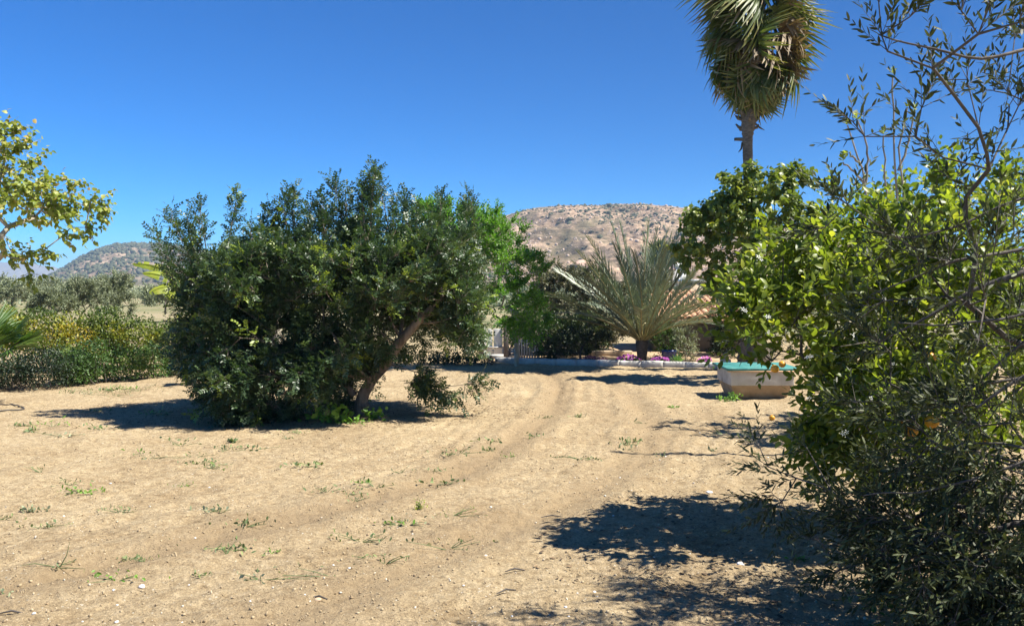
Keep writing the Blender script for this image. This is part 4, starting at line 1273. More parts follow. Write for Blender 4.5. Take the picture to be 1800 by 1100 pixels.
def put_frond(org, az, el, kind, sc, roll):
    d_ = np.array((math.cos(az) * math.cos(el), math.sin(az) * math.cos(el), math.sin(el)))
    if abs(d_[2]) > .97: d_ = unit(d_ + (0, -.01, 0))
    o = put(fr_v[kind][0], 'frond', root, org, d_, roll, sc)
    o2 = bpy.data.objects.new('leaflets', fr_v[kind][1]); COL.objects.link(o2); o2.parent = o
    o2['kind'] = 'stuff'


for k in range(40):
    t = (k + .5) / 40
    az = k * 2.399 + R.normal(0, .12)
    el = math.radians(87 - 62 * t ** .95 + R.normal(0, 5))
    put_frond(base + (math.cos(az) * .06, math.sin(az) * .06, .42), az, el, min(3, int(t * 3.2 + R.random())), R.uniform(.95, 1.12) * (1 - .06 * t), R.normal(0, .35))
for (az, el, kd, sc) in [(0.0, 34, 2, 1.0), (.1, 24, 2, .9), (3.2, 36, 2, 1.0), (3.05, 24, 2, .95), (.2, 44, 1, 1.05), (2.95, 45, 1, 1.05), (-.1, 52, 1, .95), (3.25, 55, 1, .98), (0, 64, 1, .98)]:
    put_frond(base + (0, -.05, .42), az, math.radians(el), kd, sc, R.normal(0, .2))
for (px, py) in [(1122, 561), (1127, 566), (1102, 552)]:
    mb = MB(); c_ = P(px, py, DD - .4); n = 22
    mb.tube([P(px + 3, py + 30, DD - .2), P(px + 1, py + 12, DD - .35), c_], [.012, .01, .008], 4, .5)
    mb.scatter(LS, np.repeat(c_[None], n, 0) + R.normal(0, .03, (n, 3)), rot_frames(n), .08, .7)
    mb.build('flower_stalk', M['datestem'], root)

# --- banana plant behind the carob
b = P(360, 640, 15.8); b[2] = 0
root = empty('banana_plant', tuple(b), 'banana plant with bright yellow green leaves showing behind the carob', 'plant')
mb = MB(); mb.tube([b, b + (0, 0, .6), P(360, 530, 15.8)], [.11, .1, .07], 9, .5); mb.build('trunk', M['palebark'], root, smooth=True)
mb = MB(); mb.tube([b + (1.3, 0, 0), b + (1.3, 0, .6), P(478, 480, 15.8)], [.11, .1, .07], 9, .5); mb.build('trunk', M['palebark'], root, smooth=True)


def banana(a, m_, e, w, lift=.0):
    pa, pm, pe = (P(*q_) for q_ in (a, m_, e))
    mb = MB(); n = 26; v = []; u = np.linspace(0, 1, n)
    c = ((1 - u) ** 2)[:, None] * pa + (2 * u * (1 - u))[:, None] * pm + (u ** 2)[:, None] * pe
    tg = unit(np.gradient(c, axis=0)); sd = unit(np.cross(tg, np.array((0, -.75, .5)))); nm = np.cross(sd, tg)
    ww = w * np.sin(np.clip(u * .96 + .04, 0, 1) * math.pi) ** .45 * (u > .02)
    for i_ in range(n):
        jag = R.uniform(.8, 1.05)
        v += [c[i_] - sd[i_] * ww[i_] * jag - nm[i_] * ww[i_] * .45, c[i_], c[i_] + sd[i_] * ww[i_] * jag - nm[i_] * ww[i_] * .45]
    qd = []
    for i_ in range(n - 1):
        b_ = i_ * 3
        if R.random() > .10: qd.append((b_, b_ + 1, b_ + 4, b_ + 3))
        if R.random() > .10: qd.append((b_ + 1, b_ + 2, b_ + 5, b_ + 4))
    mb.add(np.array(v), None, qd, np.repeat(.3 + .5 * R.random(n), 3))
    mb.build('banana_leaf', M['banana'], root)
    mb2 = MB(); mb2.tube(c, np.linspace(.018, .005, n), 4, .5); mb2.build('midrib', M['banana'], root)


banana((340, 520, 15.4), (295, 458, 15.2), (232, 464, 15.1), .10)
banana((342, 520, 15.4), (300, 478, 15.1), (250, 480, 15.0), .10)
banana((345, 525, 15.4), (300, 488, 15.1), (262, 516, 14.9), .13)
banana((352, 525, 15.4), (320, 500, 14.9), (290, 522, 14.8), .13)
banana((362, 525, 15.8), (372, 450, 15.8), (402, 418, 15.8), .12)
banana((478, 480, 15.8), (480, 430, 15.8), (484, 376, 15.7), .12)
banana((478, 480, 15.8), (505, 440, 15.8), (540, 428, 15.8), .13)
banana((478, 480, 15.8), (450, 440, 15.8), (430, 450, 15.8), .13)

# ------------------------------------------------------------------ built things at the back
def gz(x, y): return float(gheight(np.array([x]), np.array([y]))[0])


def bevel(o, w=.01, seg=2):
    md = o.modifiers.new('bevel', 'BEVEL'); md.width = w; md.segments = seg; md.limit_method = 'ANGLE'
    return o


# white kerb, in lengths butted end to end
ka, kb = P(872, 640, 18.6), P(1285, 648, 17.3)
root = empty('kerb', (ka[0], ka[1], 0), 'long low white concrete kerb at the back edge of the tilled soil', 'kerb')
nb = 11
for k in range(nb):
    p0 = ka + (kb - ka) * (k / nb); p1 = ka + (kb - ka) * ((k + 1) / nb)
    L = np.linalg.norm((p1 - p0)[:2]) - .008
    mb = MB()
    n = 9; v = []
    pr = [(-.07, -.08), (-.075, .085), (-.05, .11), (.05, .11), (.075, .085), (.07, -.08)]
    for i_ in range(n):
        for (a, z) in pr:
            v.append((L * i_ / (n - 1), a + R.normal(0, .0025), z + R.normal(0, .003)))
    qd = [(i_ * 6 + j, i_ * 6 + (j + 1) % 6, (i_ + 1) * 6 + (j + 1) % 6, (i_ + 1) * 6 + j) for i_ in range(n - 1) for j in range(6)]
    qd += [(0, 3, 2, 1), (0, 5, 4, 3), ((n - 1) * 6, (n - 1) * 6 + 1, (n - 1) * 6 + 2, (n - 1) * 6 + 3), ((n - 1) * 6, (n - 1) * 6 + 3, (n - 1) * 6 + 4, (n - 1) * 6 + 5)]
    mb.add(v, None, qd)
    o = bpy.data.objects.new('kerb_stone', mb.mesh('kerb_stone', M['kerb'])); COL.objects.link(o); o.parent = root
    o.location = (p0[0] - ka[0], p0[1] - ka[1], R.uniform(-.006, .006)); o.rotation_euler = (0, 0, math.atan2((p1 - p0)[1], (p1 - p0)[0]) + R.normal(0, .003))
# stone block with a small stone on it at the kerb's right end
c_ = P(1275, 645, 17.2)
root = empty('stone_block', (c_[0], c_[1], 0), 'pale stone block with a chunk on top, at the right kerb end', 'stone')
mb = MB(); mb.box(c_ * (1, 1, 0) + (-.09, -.1, -.05), c_ * (1, 1, 0) + (.09, .1, .2)); bevel(mb.build('block', M['kerb'], root), .02)
mb = MB(); mb.scatter(ICO1, (c_ * (1, 1, 0) + (.0, 0, .25))[None], rot_frames(1), np.array([[.05, .06, .1]]), 0); mb.build('chunk', M['tan'], root)

# planting bed behind the kerb
mb = MB()
bx = np.linspace(ka[0] + .0, kb[0] + .6, 60); by = np.linspace(.075, 5.2, 24)
BX, BY = np.meshgrid(bx, by); yk = np.interp(BX, [ka[0], kb[0]], [ka[1], kb[1]])
v = np.stack([BX, yk + BY, .03 + .03 * fbm(BX * 3, BY * 3, 5, 3) + 0 * BX], -1).reshape(-1, 3)
i = (np.arange(23)[:, None] * 60 + np.arange(59)[None]).ravel()
mb.add(v, None, np.stack([i, i + 1, i + 61, i + 60], 1))
tag(mb.build('flower_bed', M['troughbase'], smooth=True), 'bare earth planting bed behind the white kerb', kind='structure')

# garden wall and small house with clay tiles on the right
wy = 21.2
x0, x1 = P(1150, 600, wy)[0], P(1330, 600, wy)[0]
root = empty('outbuilding', ((x0 + x1) / 2, wy, 0), 'low grey rendered outbuilding with clay tiled roof behind the date palm', 'building')
zt = P(1200, 561, wy)[2]
mb = MB(); mb.box((x0, wy, 0), (x1, wy + 3.2, zt)); mb.build('wall', M['plaster'], root)
rise = .62
mb = MB()
mb.add([(x0 - .12, wy - .18, zt + .0), (x1 + .1, wy - .18, zt + .0), (x1 + .1, wy + 3.0, zt + rise), (x0 - .12, wy + 3.0, zt + rise), (x0 - .12, wy - .18, zt - .06), (x1 + .1, wy - .18, zt - .06), (x1 + .1, wy + 3.0, zt + rise - .06), (x0 - .12, wy + 3.0, zt + rise - .06)],
       None, [(0, 1, 2, 3), (4, 7, 6, 5), (0, 4, 5, 1), (1, 5, 6, 2), (2, 6, 7, 3), (3, 7, 4, 0)])
roof = mb.build('roof', M['tile'], root)
# barrel tiles
mbt = MB(); n = 6; v = []
for j in (0, 1):
    for a in np.linspace(0, math.pi, n):
        r_ = .075 + .012 * (1 - j); v.append((r_ * math.cos(a), .46 * j, r_ * math.sin(a) * .8 + .03 * (1 - j) * 0 + .012 * j * -1))
for j in (0, 1):
    for a in np.linspace(0, math.pi, n):
        r_ = .062 + .012 * (1 - j); v.append((r_ * math.cos(a), .46 * j, r_ * math.sin(a) * .8 - .012 * j))
qd = [(k, k + 1, n + k + 1, n + k) for k in range(n - 1)] + [(2 * n + k, 3 * n + k, 3 * n + k + 1, 2 * n + k + 1) for k in range(n - 1)] + [(k, 2 * n + k, 2 * n + k + 1, k + 1) for k in range(n - 1)]
mbt.add(v, None, qd); tile_me = mbt.mesh('roof_tile', M['tile'], True)
sl = math.atan2(rise, 3.18); nx_ = int((x1 - x0 + .2) / .17)
for ix in range(nx_):
    for iy in range(8):
        o = bpy.data.objects.new('roof_tile', tile_me); COL.objects.link(o); o.parent = root
        yy_ = wy - .22 + iy * .39
        o.location = (x0 - .06 + ix * .17 - root.location.x + R.normal(0, .004), yy_ - wy, zt + .012 + (yy_ - wy + .18) * math.tan(sl) + .016)
        o.rotation_euler = (sl + .02 + R.normal(0, .008), 0, R.normal(0, .015))
# low tan wall
wy2 = 19.9
mb = MB(); xa, xb = P(1040, 620, wy2)[0], P(1112, 620, wy2)[0]
zt2 = P(1070, 617, wy2)[2]
o = mb.box((xa, wy2, 0), (xb, wy2 + .2, zt2)); o = mb.build('garden_wall', M['tan']); bevel(o, .015)
tag(o, 'low tan rendered garden wall between the dark shrubs and the date palm', 'wall')

# white gate panels and pillar seen under the carob's right side
gx = P(868, 600, 19.4)
root = empty('metal_gate', (gx[0], 19.4, 0), 'pale grey sheet metal gate between brown posts behind the carob', 'gate')
for k, (a, b_) in enumerate([(846, 856), (857, 867), (868, 885)]):
    pa, pb = P(a, 640, 19.4), P(b_, 578, 19.4)
    mb = MB(); mb.box((pa[0], 19.4, .02), (pb[0] - .02, 19.44, pb[2])); bevel(mb.build('gate_panel', M['white'], root), .006)
for px_ in (888, 845):
    pa = P(px_, 640, 19.38); mb = MB(); mb.box((pa[0] - .04, 19.33, 0), (pa[0] + .08, 19.45, P(888, 570, 19.4)[2])); bevel(mb.build('gate_post', M['wood'], root), .01)
mb = MB(); a_, b_ = P(845, 609, 19.36), P(886, 612, 19.36); mb.box((a_[0], 19.36, b_[2]), (b_[0], 19.39, a_[2])); mb.build('gate_rail', M['palewood'], root)

# picket fence
fx0, fx1, fy = P(908, 610, 19.3)[0], P(945, 610, 19.3)[0], 19.3
root = empty('picket_fence', ((fx0 + fx1) / 2, fy, 0), 'short row of weathered pale pickets in the shade behind the kerb', 'fence')
for k in range(9):
    x_ = fx0 + (fx1 - fx0) * k / 8
    mb = MB(); h_ = .42 + R.uniform(-.03, .08)
    mb.add([(x_ - .018, fy, 0), (x_ + .018, fy, 0), (x_ + .018, fy, h_), (x_, fy, h_ + .03), (x_ - .018, fy, h_), (x_ - .018, fy + .015, 0), (x_ + .018, fy + .015, 0), (x_ + .018, fy + .015, h_), (x_, fy + .015, h_ + .03), (x_ - .018, fy + .015, h_)],
           [(2, 3, 4), (7, 9, 8)], [(0, 1, 2, 4), (5, 9, 7, 6), (0, 5, 6, 1), (1, 6, 7, 2), (2, 7, 8, 3), (3, 8, 9, 4), (4, 9, 5, 0)])
    mb.build('picket', M['palewood'], root)
for z_ in (.12, .34):
    mb = MB(); mb.box((fx0 - .05, fy + .018, z_), (fx1 + .05, fy + .035, z_ + .04)); mb.build('rail', M['wood'], root)
# flat stone slab near the gate
mb = MB(); c_ = P(872, 630, 18.9); mb.box((c_[0] - .2, 18.7, .1), (c_[0] + .16, 18.95, .15)); mb.box((c_[0] - .15, 18.75, 0), (c_[0] - .05, 18.9, .099)); mb.box((c_[0] + .03, 18.75, 0), (c_[0] + .12, 18.9, .099))
root = empty('stone_bench', (c_[0], 18.8, 0), 'low stone slab bench at the left end of the white kerb', 'bench')
o = mb.build('slab', M['kerb'], root)

# trough with teal lid
ty = 12.75
tx0 = P(1285, 670, ty)[0]; tx1 = P(1396, 670, ty)[0]
root = empty('trough', ((tx0 + tx1) / 2, ty + .4, gz(tx0, ty)), 'square rendered trough with tapered sandy base and teal lid beside the citrus', 'trough')
zL = P(1285, 651, ty)[2]; zM = P(1285, 678, ty)[2]


def frust(mb, lo, hi, z0, z1):
    (ax, ay, bx_, by_), (cx, cy, dx, dy) = lo, hi
    mb.add([(ax, ay, z0), (bx_, ay, z0), (bx_, by_, z0), (ax, by_, z0), (cx, cy, z1), (dx, cy, z1), (dx, dy, z1), (cx, dy, z1)],
           None, [(0, 3, 2, 1), (4, 5, 6, 7), (0, 1, 5, 4), (1, 2, 6, 5), (2, 3, 7, 6), (3, 0, 4, 7)])


mb = MB(); frust(mb, (tx0 + .10, ty + .13, tx1 - .10, ty + .72), (tx0 + .015, ty + .02, tx1 - .015, ty + .84), -.06, zM); bevel(mb.build('base', M['troughbase'], root), .012)
mb = MB(); mb.box((tx0, ty, zM + .001), (tx1, ty + .86, zL)); bevel(mb.build('body', M['trough'], root), .008)
mb = MB(); lx0_, lx1_ = P(1277, 650, ty)[0], P(1406, 650, ty)[0]
mb.box((lx0_, ty - .06, zL + .001), (lx1_, ty + .92, zL + .035)); bevel(mb.build('lid', M['teal'], root), .006)
mb = MB(); mb.box((lx0_ + .01, ty - .05, zL - .018), (lx1_ - .01, ty - .005, zL)); mb.build('lid_batten', M['tile'], root)

# ------------------------------------------------------------------ far houses and palms
def house(name, px0, px1, pyb, pyt, D, wallm, roofm, label, hip=0.0, wins=(), depth=6):
    a, b_ = P(px0, pyb, D), P(px1, pyt, D)
    root = empty(name, ((a[0] + b_[0]) / 2, D, a[2]), label, 'house')
    mb = MB(); mb.box((a[0], D, a[2] - 4), (b_[0], D + depth, b_[2])); mb.build('wall', wallm, root)
    mb = MB()
    if hip:
        o_ = .5; zt = b_[2]; xm0 = a[0] + (b_[0] - a[0]) * .42; xm1 = a[0] + (b_[0] - a[0]) * .58
        mb.add([(a[0] - o_, D - o_, zt), (b_[0] + o_, D - o_, zt), (b_[0] + o_, D + depth + o_, zt), (a[0] - o_, D + depth + o_, zt), (xm0, D + depth / 2, zt + hip), (xm1, D + depth / 2, zt + hip)],
               [(3, 0, 4), (1, 2, 5)], [(0, 1, 5, 4), (2, 3, 4, 5), (0, 3, 2, 1)])
    else:
        mb.box((a[0] - .15, D - .15, b_[2] + .002), (b_[0] + .15, D + depth + .15, b_[2] + .25))
    mb.build('roof', roofm, root)
    for (wx, wy_, ww, wh) in wins:
        c_ = P(wx, wy_, D); w_, h_ = ww * pxm(D) / 2, wh * pxm(D) / 2
        mb = MB(); mb.box((c_[0] - w_, D - .06, c_[2] - h_), (c_[0] + w_, D + .05, c_[2] + h_)); w = mb.build('window', M['glass'], root)
    return root


house('hillside_house', 1003, 1050, 485, 470, 150, M['plaster'], M['pinkroof'], 'far house with a wide pale pink tiled roof at the foot of the rocky hill', 1.4, [(1018, 476, 4, 5), (1036, 476, 4, 5)], 10)
house('hillside_house', 1183, 1196, 486, 468, 142, M['white'], M['white'], 'small bright white house seen between the date palm fronds below the hill', 0, [(1170 + 17, 474, 3, 5)])
house('hillside_house', 1168, 1182, 486, 474, 140, M['white'], M['pinkroof'], 'low white house with blue shaded doorway left of the bright white one', .8, [(1173, 480, 4, 7)])
house('hillside_house', 1206, 1240, 503, 495, 95, M['tan'], M['white'], 'long low pale house with dark windows right of the date palm', 0, [(1215, 499, 3, 4), (1230, 499, 3, 4)])
house('hillside_house', 1030, 1037, 486, 481, 120, M['white'], M['white'], 'tiny white hut below the wide pink roofed house', 0, [(1033, 484, 2, 2)])
house('hillside_house', 1188, 1206, 474, 467, 165, M['white'], M['white'], 'white flat roofed house with gable slope right of the fronds', 0.6, [(1198, 471, 2, 3)])
# pale farm track beyond the hedge on the left
mb = MB(); pa, pb = P(-10, 533, 40), P(47, 533, 40)
xs_ = np.linspace(pa[0] - 3, pb[0], 14); zb = np.array([gz(q_, 40) for q_ in xs_])
mb.add(np.r_[np.stack([xs_, 39 + 0 * xs_, zb + .35], 1), np.stack([xs_, 40 + 0 * xs_, zb + .42], 1), np.stack([xs_, 39 + 0 * xs_, zb - .3], 1), np.stack([xs_, 40 + 0 * xs_, zb - .3], 1)], None,
       [(k, k + 1, 15 + k, 14 + k) for k in range(13)] + [(28 + k, 29 + k, k + 1, k) for k in range(13)] + [(12 + 1, 27, 55, 41)])
tag(mb.build('stone_wall', M['white']), 'low pale wall far beyond the hedge at the left edge', 'wall')


def far_palm(px, py, D, s_, label):
    c_ = P(px, py, D); root = empty('palm_tree', (c_[0], D, 0), label, 'palm tree')
    mb = MB(); mb.tube([(c_[0], D, -1.5), (c_[0], D, c_[2] * .5), tuple(c_)], [.22, .18, .16], 7, .5); mb.build('trunk', M['palmbark'], root)
    mb = MB(); n = 260
    d = unit(R.normal(size=(n, 3)) + (0, 0, .35)); 
    mb.scatter(blade_t(.16), np.repeat(c_[None], n, 0) + d * .3 * s_, frames(d, .2, .6), s_ * R.uniform(.8, 1.2, n), R.uniform(.3, 1, n))
    mb.build('crown', M['fan'], root, kind='stuff')


far_palm(1158, 446, 110, 1.5, 'far yellow green palm, left of two above the white houses below the hill')
far_palm(1181, 452, 112, 1.2, 'smaller far palm, right of two above the white houses below the hill')

# ------------------------------------------------------------------ small plants
def flowers(px, py, D, rx, h, label, shade=False, n=46):
    c_ = P(px, py, D); base = np.array((c_[0], D, .02)); root = empty('flower_clump', tuple(base), label, 'flowers')
    mb = MB(); k = 900
    o = base + unit(R.normal(size=(k, 3))) * (R.random((k, 1)) ** .4) * (rx, rx * .6, h * .75); o[:, 2] = np.abs(o[:, 2] - .02) + .02
    mb.scatter(LS, o, rot_frames(k), .035, R.random(k)); mb.build('foliage', M['shadedpurple'] if shade else M['hedgeg'], root, kind='stuff')
    m_ = MB()
    for q_ in range(8):
        a = q_ * math.pi / 4; d_ = np.array((math.cos(a), math.sin(a), .15)); s_ = np.array((-math.sin(a), math.cos(a), 0)) * .35
        m_.add(np.array((np.zeros(3), d_ * .6 - s_, d_, d_ * .6 + s_)), None, [(0, 1, 2, 3)], .5 + .3 * (q_ % 2))
    fm = m_.mesh('flower', M['petal'] if not shade else M['shadedpurple'])
    for q_ in range(n):
        a, r_ = R.uniform(0, 6.28), R.random() ** .5
        p_ = np.array((math.cos(a) * r_ * rx, math.sin(a) * r_ * rx * .6, h * math.sqrt(max(0, 1 - r_ * r_ * .8)) * R.uniform(.8, 1.1) + .01))
        ob = bpy.data.objects.new('flower', fm); COL.objects.link(ob); ob.parent = root; ob.location = p_; s_ = R.uniform(.018, .032); ob.scale = (s_,) * 3
        ob.rotation_euler = (R.uniform(.2, 1.1), R.uniform(-.4, .4), 0)


flowers(1105, 640, 18.15, .26, .17, 'largest clump of magenta flowers in front of the low tan wall', n=60)
flowers(1160, 640, 18.1, .2, .13, 'clump of magenta flowers right of the date palm base')
flowers(1238, 640, 17.9, .15, .16, 'small clump of magenta flowers in front of the grey shaded wall', n=26)
flowers(1042, 640, 18.3, .3, .13, 'low purple clump left of the tan wall, its shade put into a darker colour', True)
# agave
c_ = P(1191, 640, 17.9); root = empty('agave', (c_[0], 17.9, .03), 'bright green spiky agave rosette just behind the kerb', 'plant')
m_ = MB(); m_.add(*(lambda T: (T[0], T[1], T[2]))(leaf_t(.2, .25, -.05, ((.1, .8), (.5, 1), (.85, .45)))), .5); am = m_.mesh('agave_leaf', M['agave'])
for k in range(26):
    a = k * 2.4; e = math.radians(80 - 65 * k / 26); put(am, 'agave_leaf', root, (c_[0], 17.9, .05), (math.cos(a) * math.cos(e), math.sin(a) * math.cos(e), math.sin(e)), 0, R.uniform(.17, .25))
# blue pot
c_ = P(1176, 636, 18.5); root = empty('plant_pot', (c_[0], 18.5, .02), 'dark blue glazed pot half hidden behind the magenta flowers', 'pot')
mb = MB(); mb.tube([(c_[0], 18.5, .03), (c_[0], 18.5, .12), (c_[0], 18.5, .24), (c_[0], 18.5, .27), (c_[0], 18.5, .275), (c_[0], 18.5, .23)], [.09, .14, .16, .175, .15, .14], 20, 0); mb.build('bowl', M['blue'], root, smooth=True)
mb = MB(); mb.tube([(c_[0], 18.5, .2), (c_[0], 18.5, .235), (c_[0], 18.5, .237)], [.138, .138, .001], 16, 0); mb.build('earth', M['darkbark'], root)


def rosette(px, py, label, mat, n, L, spread=1.0, h=.6, T=LS, group=None, name='weed', cat='weed', stems=True, D=None, wide=1.0):
    g_ = G(px, py); x_, y_ = g_[0], g_[1]; z_ = gz(x_, y_)
    root = empty(name, (x_, y_, z_), label, cat, group)
    o = np.array((x_, y_, z_)) + R.normal(0, 1, (n, 3)) * (spread * .35 * wide, spread * .25, 0) + np.abs(R.normal(0, 1, (n, 1))) * (0, 0, spread * h * .35)
    d = unit(R.normal(0, .8, (n, 3)) + (0, 0, .6 * h + .25))
    mb = MB(); mb.scatter(T, o, frames(d, .8, .5), L * R.uniform(.6, 1.3, n), R.random(n)); mb.build('leaves', M[mat], root, kind='stuff')
    if stems:
        mb = MB()
        for k in range(min(n, 6)):
            mb.tube([(x_, y_, z_ - .01), (o[k] + (x_, y_, z_)) / 2, o[k]], [.003, .0025, .0015], 3, .5)
        mb.build('stems', M['weed'], root, kind='stuff')
    return root


# mallows at the carob's foot
LMal = leaf_t(.95, .10, .12, ((.15, .75), (.45, 1), (.85, .8)))
rosette(583, 745, 'bright green mallow plant at the foot of the carob, left of the trunk', 'mallow', 120, .062, .36, .75, LMal, name='mallow_plant', cat='plant')
rosette(660, 737, 'small bright green mallow plant at the foot of the carob, right of the trunk', 'mallow', 50, .055, .2, .7, LMal, name='mallow_plant', cat='plant')
rosette(622, 744, 'fine yellow green weed growing against the front of the carob trunk', 'mallow', 110, .03, .22, .3, LS, name='weed', wide=1.4)
rosette(1283, 706, 'bright green weed growing at the left corner of the trough', 'mallow', 90, .05, .2, .6, LS)
rosette(1283, 652, 'green weed tuft growing at the right end of the kerb', 'mallow', 90, .06, .3, .5, LS)
rosette(738, 895, 'yellow green spurge with rounded flat head standing alone in the soil', 'yellowleaf', 60, .022, .07, 1.0, LS)
special = [(530, 820, 'scraggly twin weed tufts in the middle of the left soil', 26), (660, 858, 'small upright weed in the tilled soil left of the spurge', 14), (785, 845, 'spiky weed with long blades in the middle of the soil', 26), (575, 865, 'low spreading weed between the tyre ruts', 18),
           (97, 998, 'weed with two long thin blades near the lower left corner', 10), (430, 922, 'line of low creeping weed along a tyre rut', 34), (633, 943, 'dense creeping weed in the rut below the spurge', 22), (677, 985, 'small dark green leafy weed alone in the foreground', 16)]
for (px, py, lab, n) in special:
    rosette(px, py, lab, 'weed', n, .045 if py < 900 else .032, .16, .4, leaf_t(.3, .1, .1) if n < 20 else LS, wide=1.8)
c = G(97, 998); root = [o for o in bpy.data.objects if o.get('label', '').startswith('weed with two long')][0]
mb = MB(); z_ = gz(c[0], c[1])
mb.tube([(c[0], c[1], z_), (c[0] - .12, c[1], z_ + .02), (c[0] - .2, c[1] - .01, z_ + .01)], [.004, .003, .001], 4, .5); mb.tube([(c[0] + .03, c[1], z_), (c[0] + .07, c[1], z_ + .07), (c[0] + .09, c[1], z_ + .15)], [.004, .003, .001], 4, .5); mb.build('blades', M['weed'], root, kind='stuff')
spots = [(60, 755), (35, 750), (90, 750), (110, 768), (180, 755), (70, 825), (115, 850), (140, 865), (58, 892), (72, 920), (208, 900), (8, 910), (245, 795), (262, 803), (335, 800), (345, 810), (370, 818), (385, 825), (400, 815), (395, 790),
         (440, 785), (410, 775), (325, 855), (365, 900), (385, 898), (225, 975), (255, 980), (205, 1020), (10, 1045), (55, 760), (400, 975), (415, 972), (480, 965), (455, 1012), (345, 1010), (610, 870), (620, 878), (640, 855), (705, 828), (790, 800), (805, 800),
         (860, 790), (895, 800), (1020, 805), (1035, 808), (940, 765), (1015, 735), (1180, 717), (1100, 785), (1110, 775), (1095, 780), (860, 778), (700, 920), (715, 918), (525, 760), (165, 722), (190, 690), (210, 688), (150, 698), (120, 693), (980, 800), (650, 975), (790, 905),
         (1165, 800), (1130, 740), (950, 730), (760, 830), (270, 730), (285, 728), (320, 780), (590, 1010), (790, 950), (1400, 980), (1250, 790), (505, 770)]
for k, (px, py) in enumerate(spots):
    rosette(px + R.uniform(-3, 3), py + R.uniform(-3, 3), 'small low green weed sprouting from the open tilled soil', ('weed', 'weed', 'mallow', 'greytree', 'weed')[k % 5], int(R.integers(5, 40)), R.uniform(.026, .042) * (1.2 if py < 800 else .85), R.uniform(.05, .24), R.uniform(.15, .6),
            (LS, LQ, leaf_t(.28, .1, .1), LS)[k % 4], group='small weeds scattered over the soil', wide=R.uniform(1, 2.2))

# sprig of dry grass at the back left
for k, (px, py) in enumerate([(175, 690), (205, 697), (250, 688)]):
    rosette(px, py, 'thin pale green tuft of grass near the foot of the low hedge', 'weed', 60, .06, .4, .3, leaf_quad(.12), group='grass tufts by the hedge', wide=1.6, name='grass_tuft', cat='grass')

# stones
def stone(px, py, s_, label, group=None, mat='stonew', flat=.6):
    g_ = G(px, py); mb = MB(); T = (ICO1[0] * (1 + .28 * (R.random((len(ICO1[0]), 1)) - .5)), ICO1[1], ICO1[2])
    mb.scatter(T, np.array([[0, 0, 0.0]]), I3[None], np.array([[s_ * 1.2, s_, s_ * flat]]), 0)
    o = mb.build('stone', M[mat]); o.location = (g_[0], g_[1], gz(g_[0], g_[1]) + s_ * .2); o.rotation_euler.z = R.uniform(0, 6)
    return tag(o, label, 'stone', group)


stone(1247, 862, .024, 'largest white stone on the sunlit soil left of the olive branches')
stone(249, 1030, .019, 'pale bluish white flat stone in the lower left foreground')
stone(1302, 992, .02, 'pale stone lying inside the deep olive shadow')
stone(558, 1100 - 50, .018, 'whitish stone near the bottom edge left of the middle', mat='tan')
wh = [(343, 942), (171, 1015), (200, 1037), (206, 1060), (332, 1028), (320, 1098), (205, 1092), (145, 1090), (112, 904), (194, 845), (368, 853), (863, 887), (725, 932), (854, 971), (545, 1054), (536, 1048), (768, 966), (1110, 866), (1050, 1045), (1045, 1035), (1078, 905), (586, 993), (614, 998),
      (1180, 990), (1150, 980), (1213, 970), (1320, 1045), (1408, 1000), (900, 1085), (994, 1065), (1000, 1085), (502, 767), (591, 768), (1170, 800), (1090, 835), (815, 1030), (440, 1060), (60, 1085), (1230, 760), (1350, 800), (1015, 1040)]
for px, py in wh:
    stone(px, py, R.uniform(.004, .010), 'small white pebble lying on the tilled soil', 'white pebbles on the soil')

# hose end on the soil at the left edge
mb = MB()
pp = [(-60, 716), (-20, 713), (15, 713), (38, 716), (43, 719.5), (35, 722.5), (10, 724), (-25, 727), (-70, 730)]
pts = np.array([G(a, b_) for a, b_ in pp]); q = np.linspace(0, len(pp) - 1, 40); pts = np.stack([np.interp(q, range(len(pp)), pts[:, k]) for k in range(3)], 1)
pts[:, 2] = gheight(pts[:, 0], pts[:, 1]) + .012
mb.tube(pts, .009, 6, 0); tag(mb.build('hose', M['hose'], smooth=True), 'loop of thin dark irrigation hose on the soil at the left edge', 'hose')
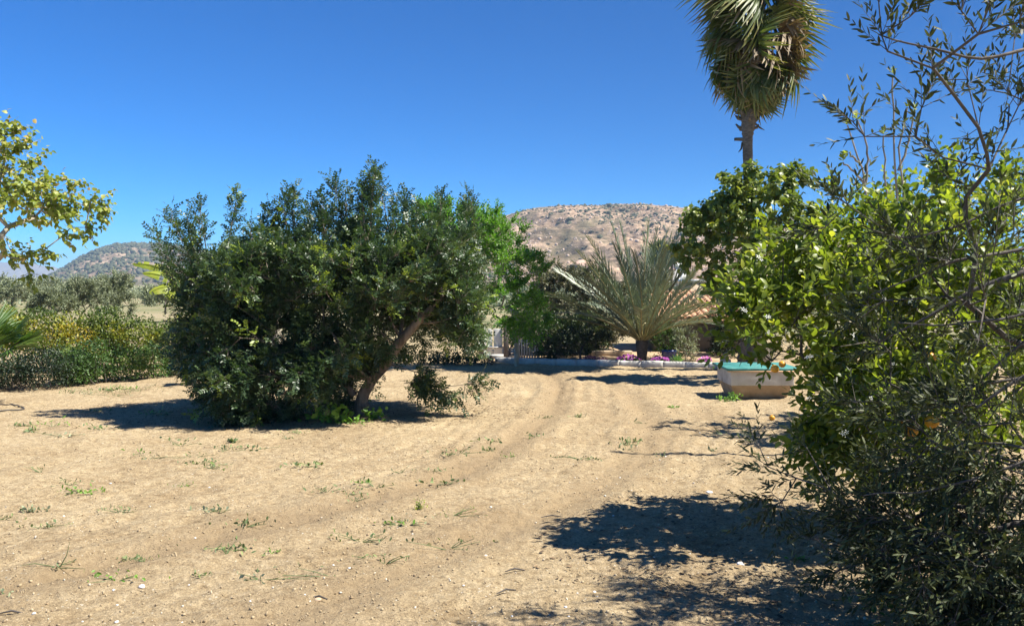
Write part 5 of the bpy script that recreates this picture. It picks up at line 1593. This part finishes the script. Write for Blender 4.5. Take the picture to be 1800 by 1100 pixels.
# dry sticks
for k, (px, py, a, L) in enumerate([(970, 901, .05, .16), (18, 1081, .1, .13), (905, 1000, .2, .12), (560, 1049, -.2, .1), (890, 1040, .5, .12)]):
    g_ = G(px, py); mb = MB(); z_ = gz(g_[0], g_[1]) + .008
    mb.tube([g_ + (-L / 2 * math.cos(a), -L / 2 * math.sin(a), z_), g_ + (0, .01, z_ + .012), g_ + (L / 2 * math.cos(a), L / 2 * math.sin(a), z_)], [.003, .006, .004], 5, .5)
    tag(mb.build('dry_stick', M['darkbark']), 'short dry brown stick lying on the tilled soil', 'stick', 'dry sticks on the soil')

# yellow flowers under the olive, lower right
g_ = G(1575, 1085)
root = empty('flowering_weed', (g_[0], g_[1], 0), 'yellow button flowers in the deep shade at the foot of the olive', 'flowers')
mb = MB(); n = 160
o = np.array((g_[0] + .08, g_[1] + .1, .02)) + R.normal(0, 1, (n, 3)) * (.16, .14, 0) + np.abs(R.normal(0, .07, (n, 1))) * (0, 0, 1)
mb.scatter(LS, o, frames(R.normal(size=(n, 3)) + (0, 0, .8)), .04, R.random(n)); mb.build('foliage', M['hedgeg'], root, kind='stuff')
mb = MB(); mb.scatter(ICO1, np.zeros((1, 3)), I3[None], np.array([[1, 1, .55]]), .5); fm = mb.mesh('flower_head', M['petaly'])
for (px, py, s_) in [(1534, 1045, .014), (1540, 1022, .012), (1552, 1025, .015), (1560, 1020, .012), (1565, 1013, .012), (1555, 1048, .013), (1565, 1042, .012), (1575, 1050, .015), (1580, 1047, .012), (1608, 1050, .012), (1669, 1020, .013), (1550, 1055, .01)]:
    p_ = P(px, py, g_[1] + .12)
    ob = bpy.data.objects.new('flower_head', fm); COL.objects.link(ob); ob.parent = root; ob.location = Vector(p_) - root.location; ob.scale = (s_,) * 3; ob.rotation_euler = (R.uniform(.2, .9), R.uniform(-.4, .4), 0)
    mb = MB(); mb.tube([(p_[0] + .01, p_[1] + .02, 0), p_ - (0, 0, .004)], [.003, .002], 3, .5); mb.build('stem', M['weed'], root)
o = bpy.data.objects.new('fallen_orange', orange_me); COL.objects.link(o); g2 = G(1598, 1092); o.location = (g2[0], g2[1], gz(g2[0], g2[1]) + .025); o.scale = (.036,) * 3
tag(o, 'fallen orange half hidden in deep shade near the bottom right', 'orange')
print('POLYS', sum(len(me.polygons) for me in bpy.data.meshes), 'OBJS', len(bpy.data.objects))
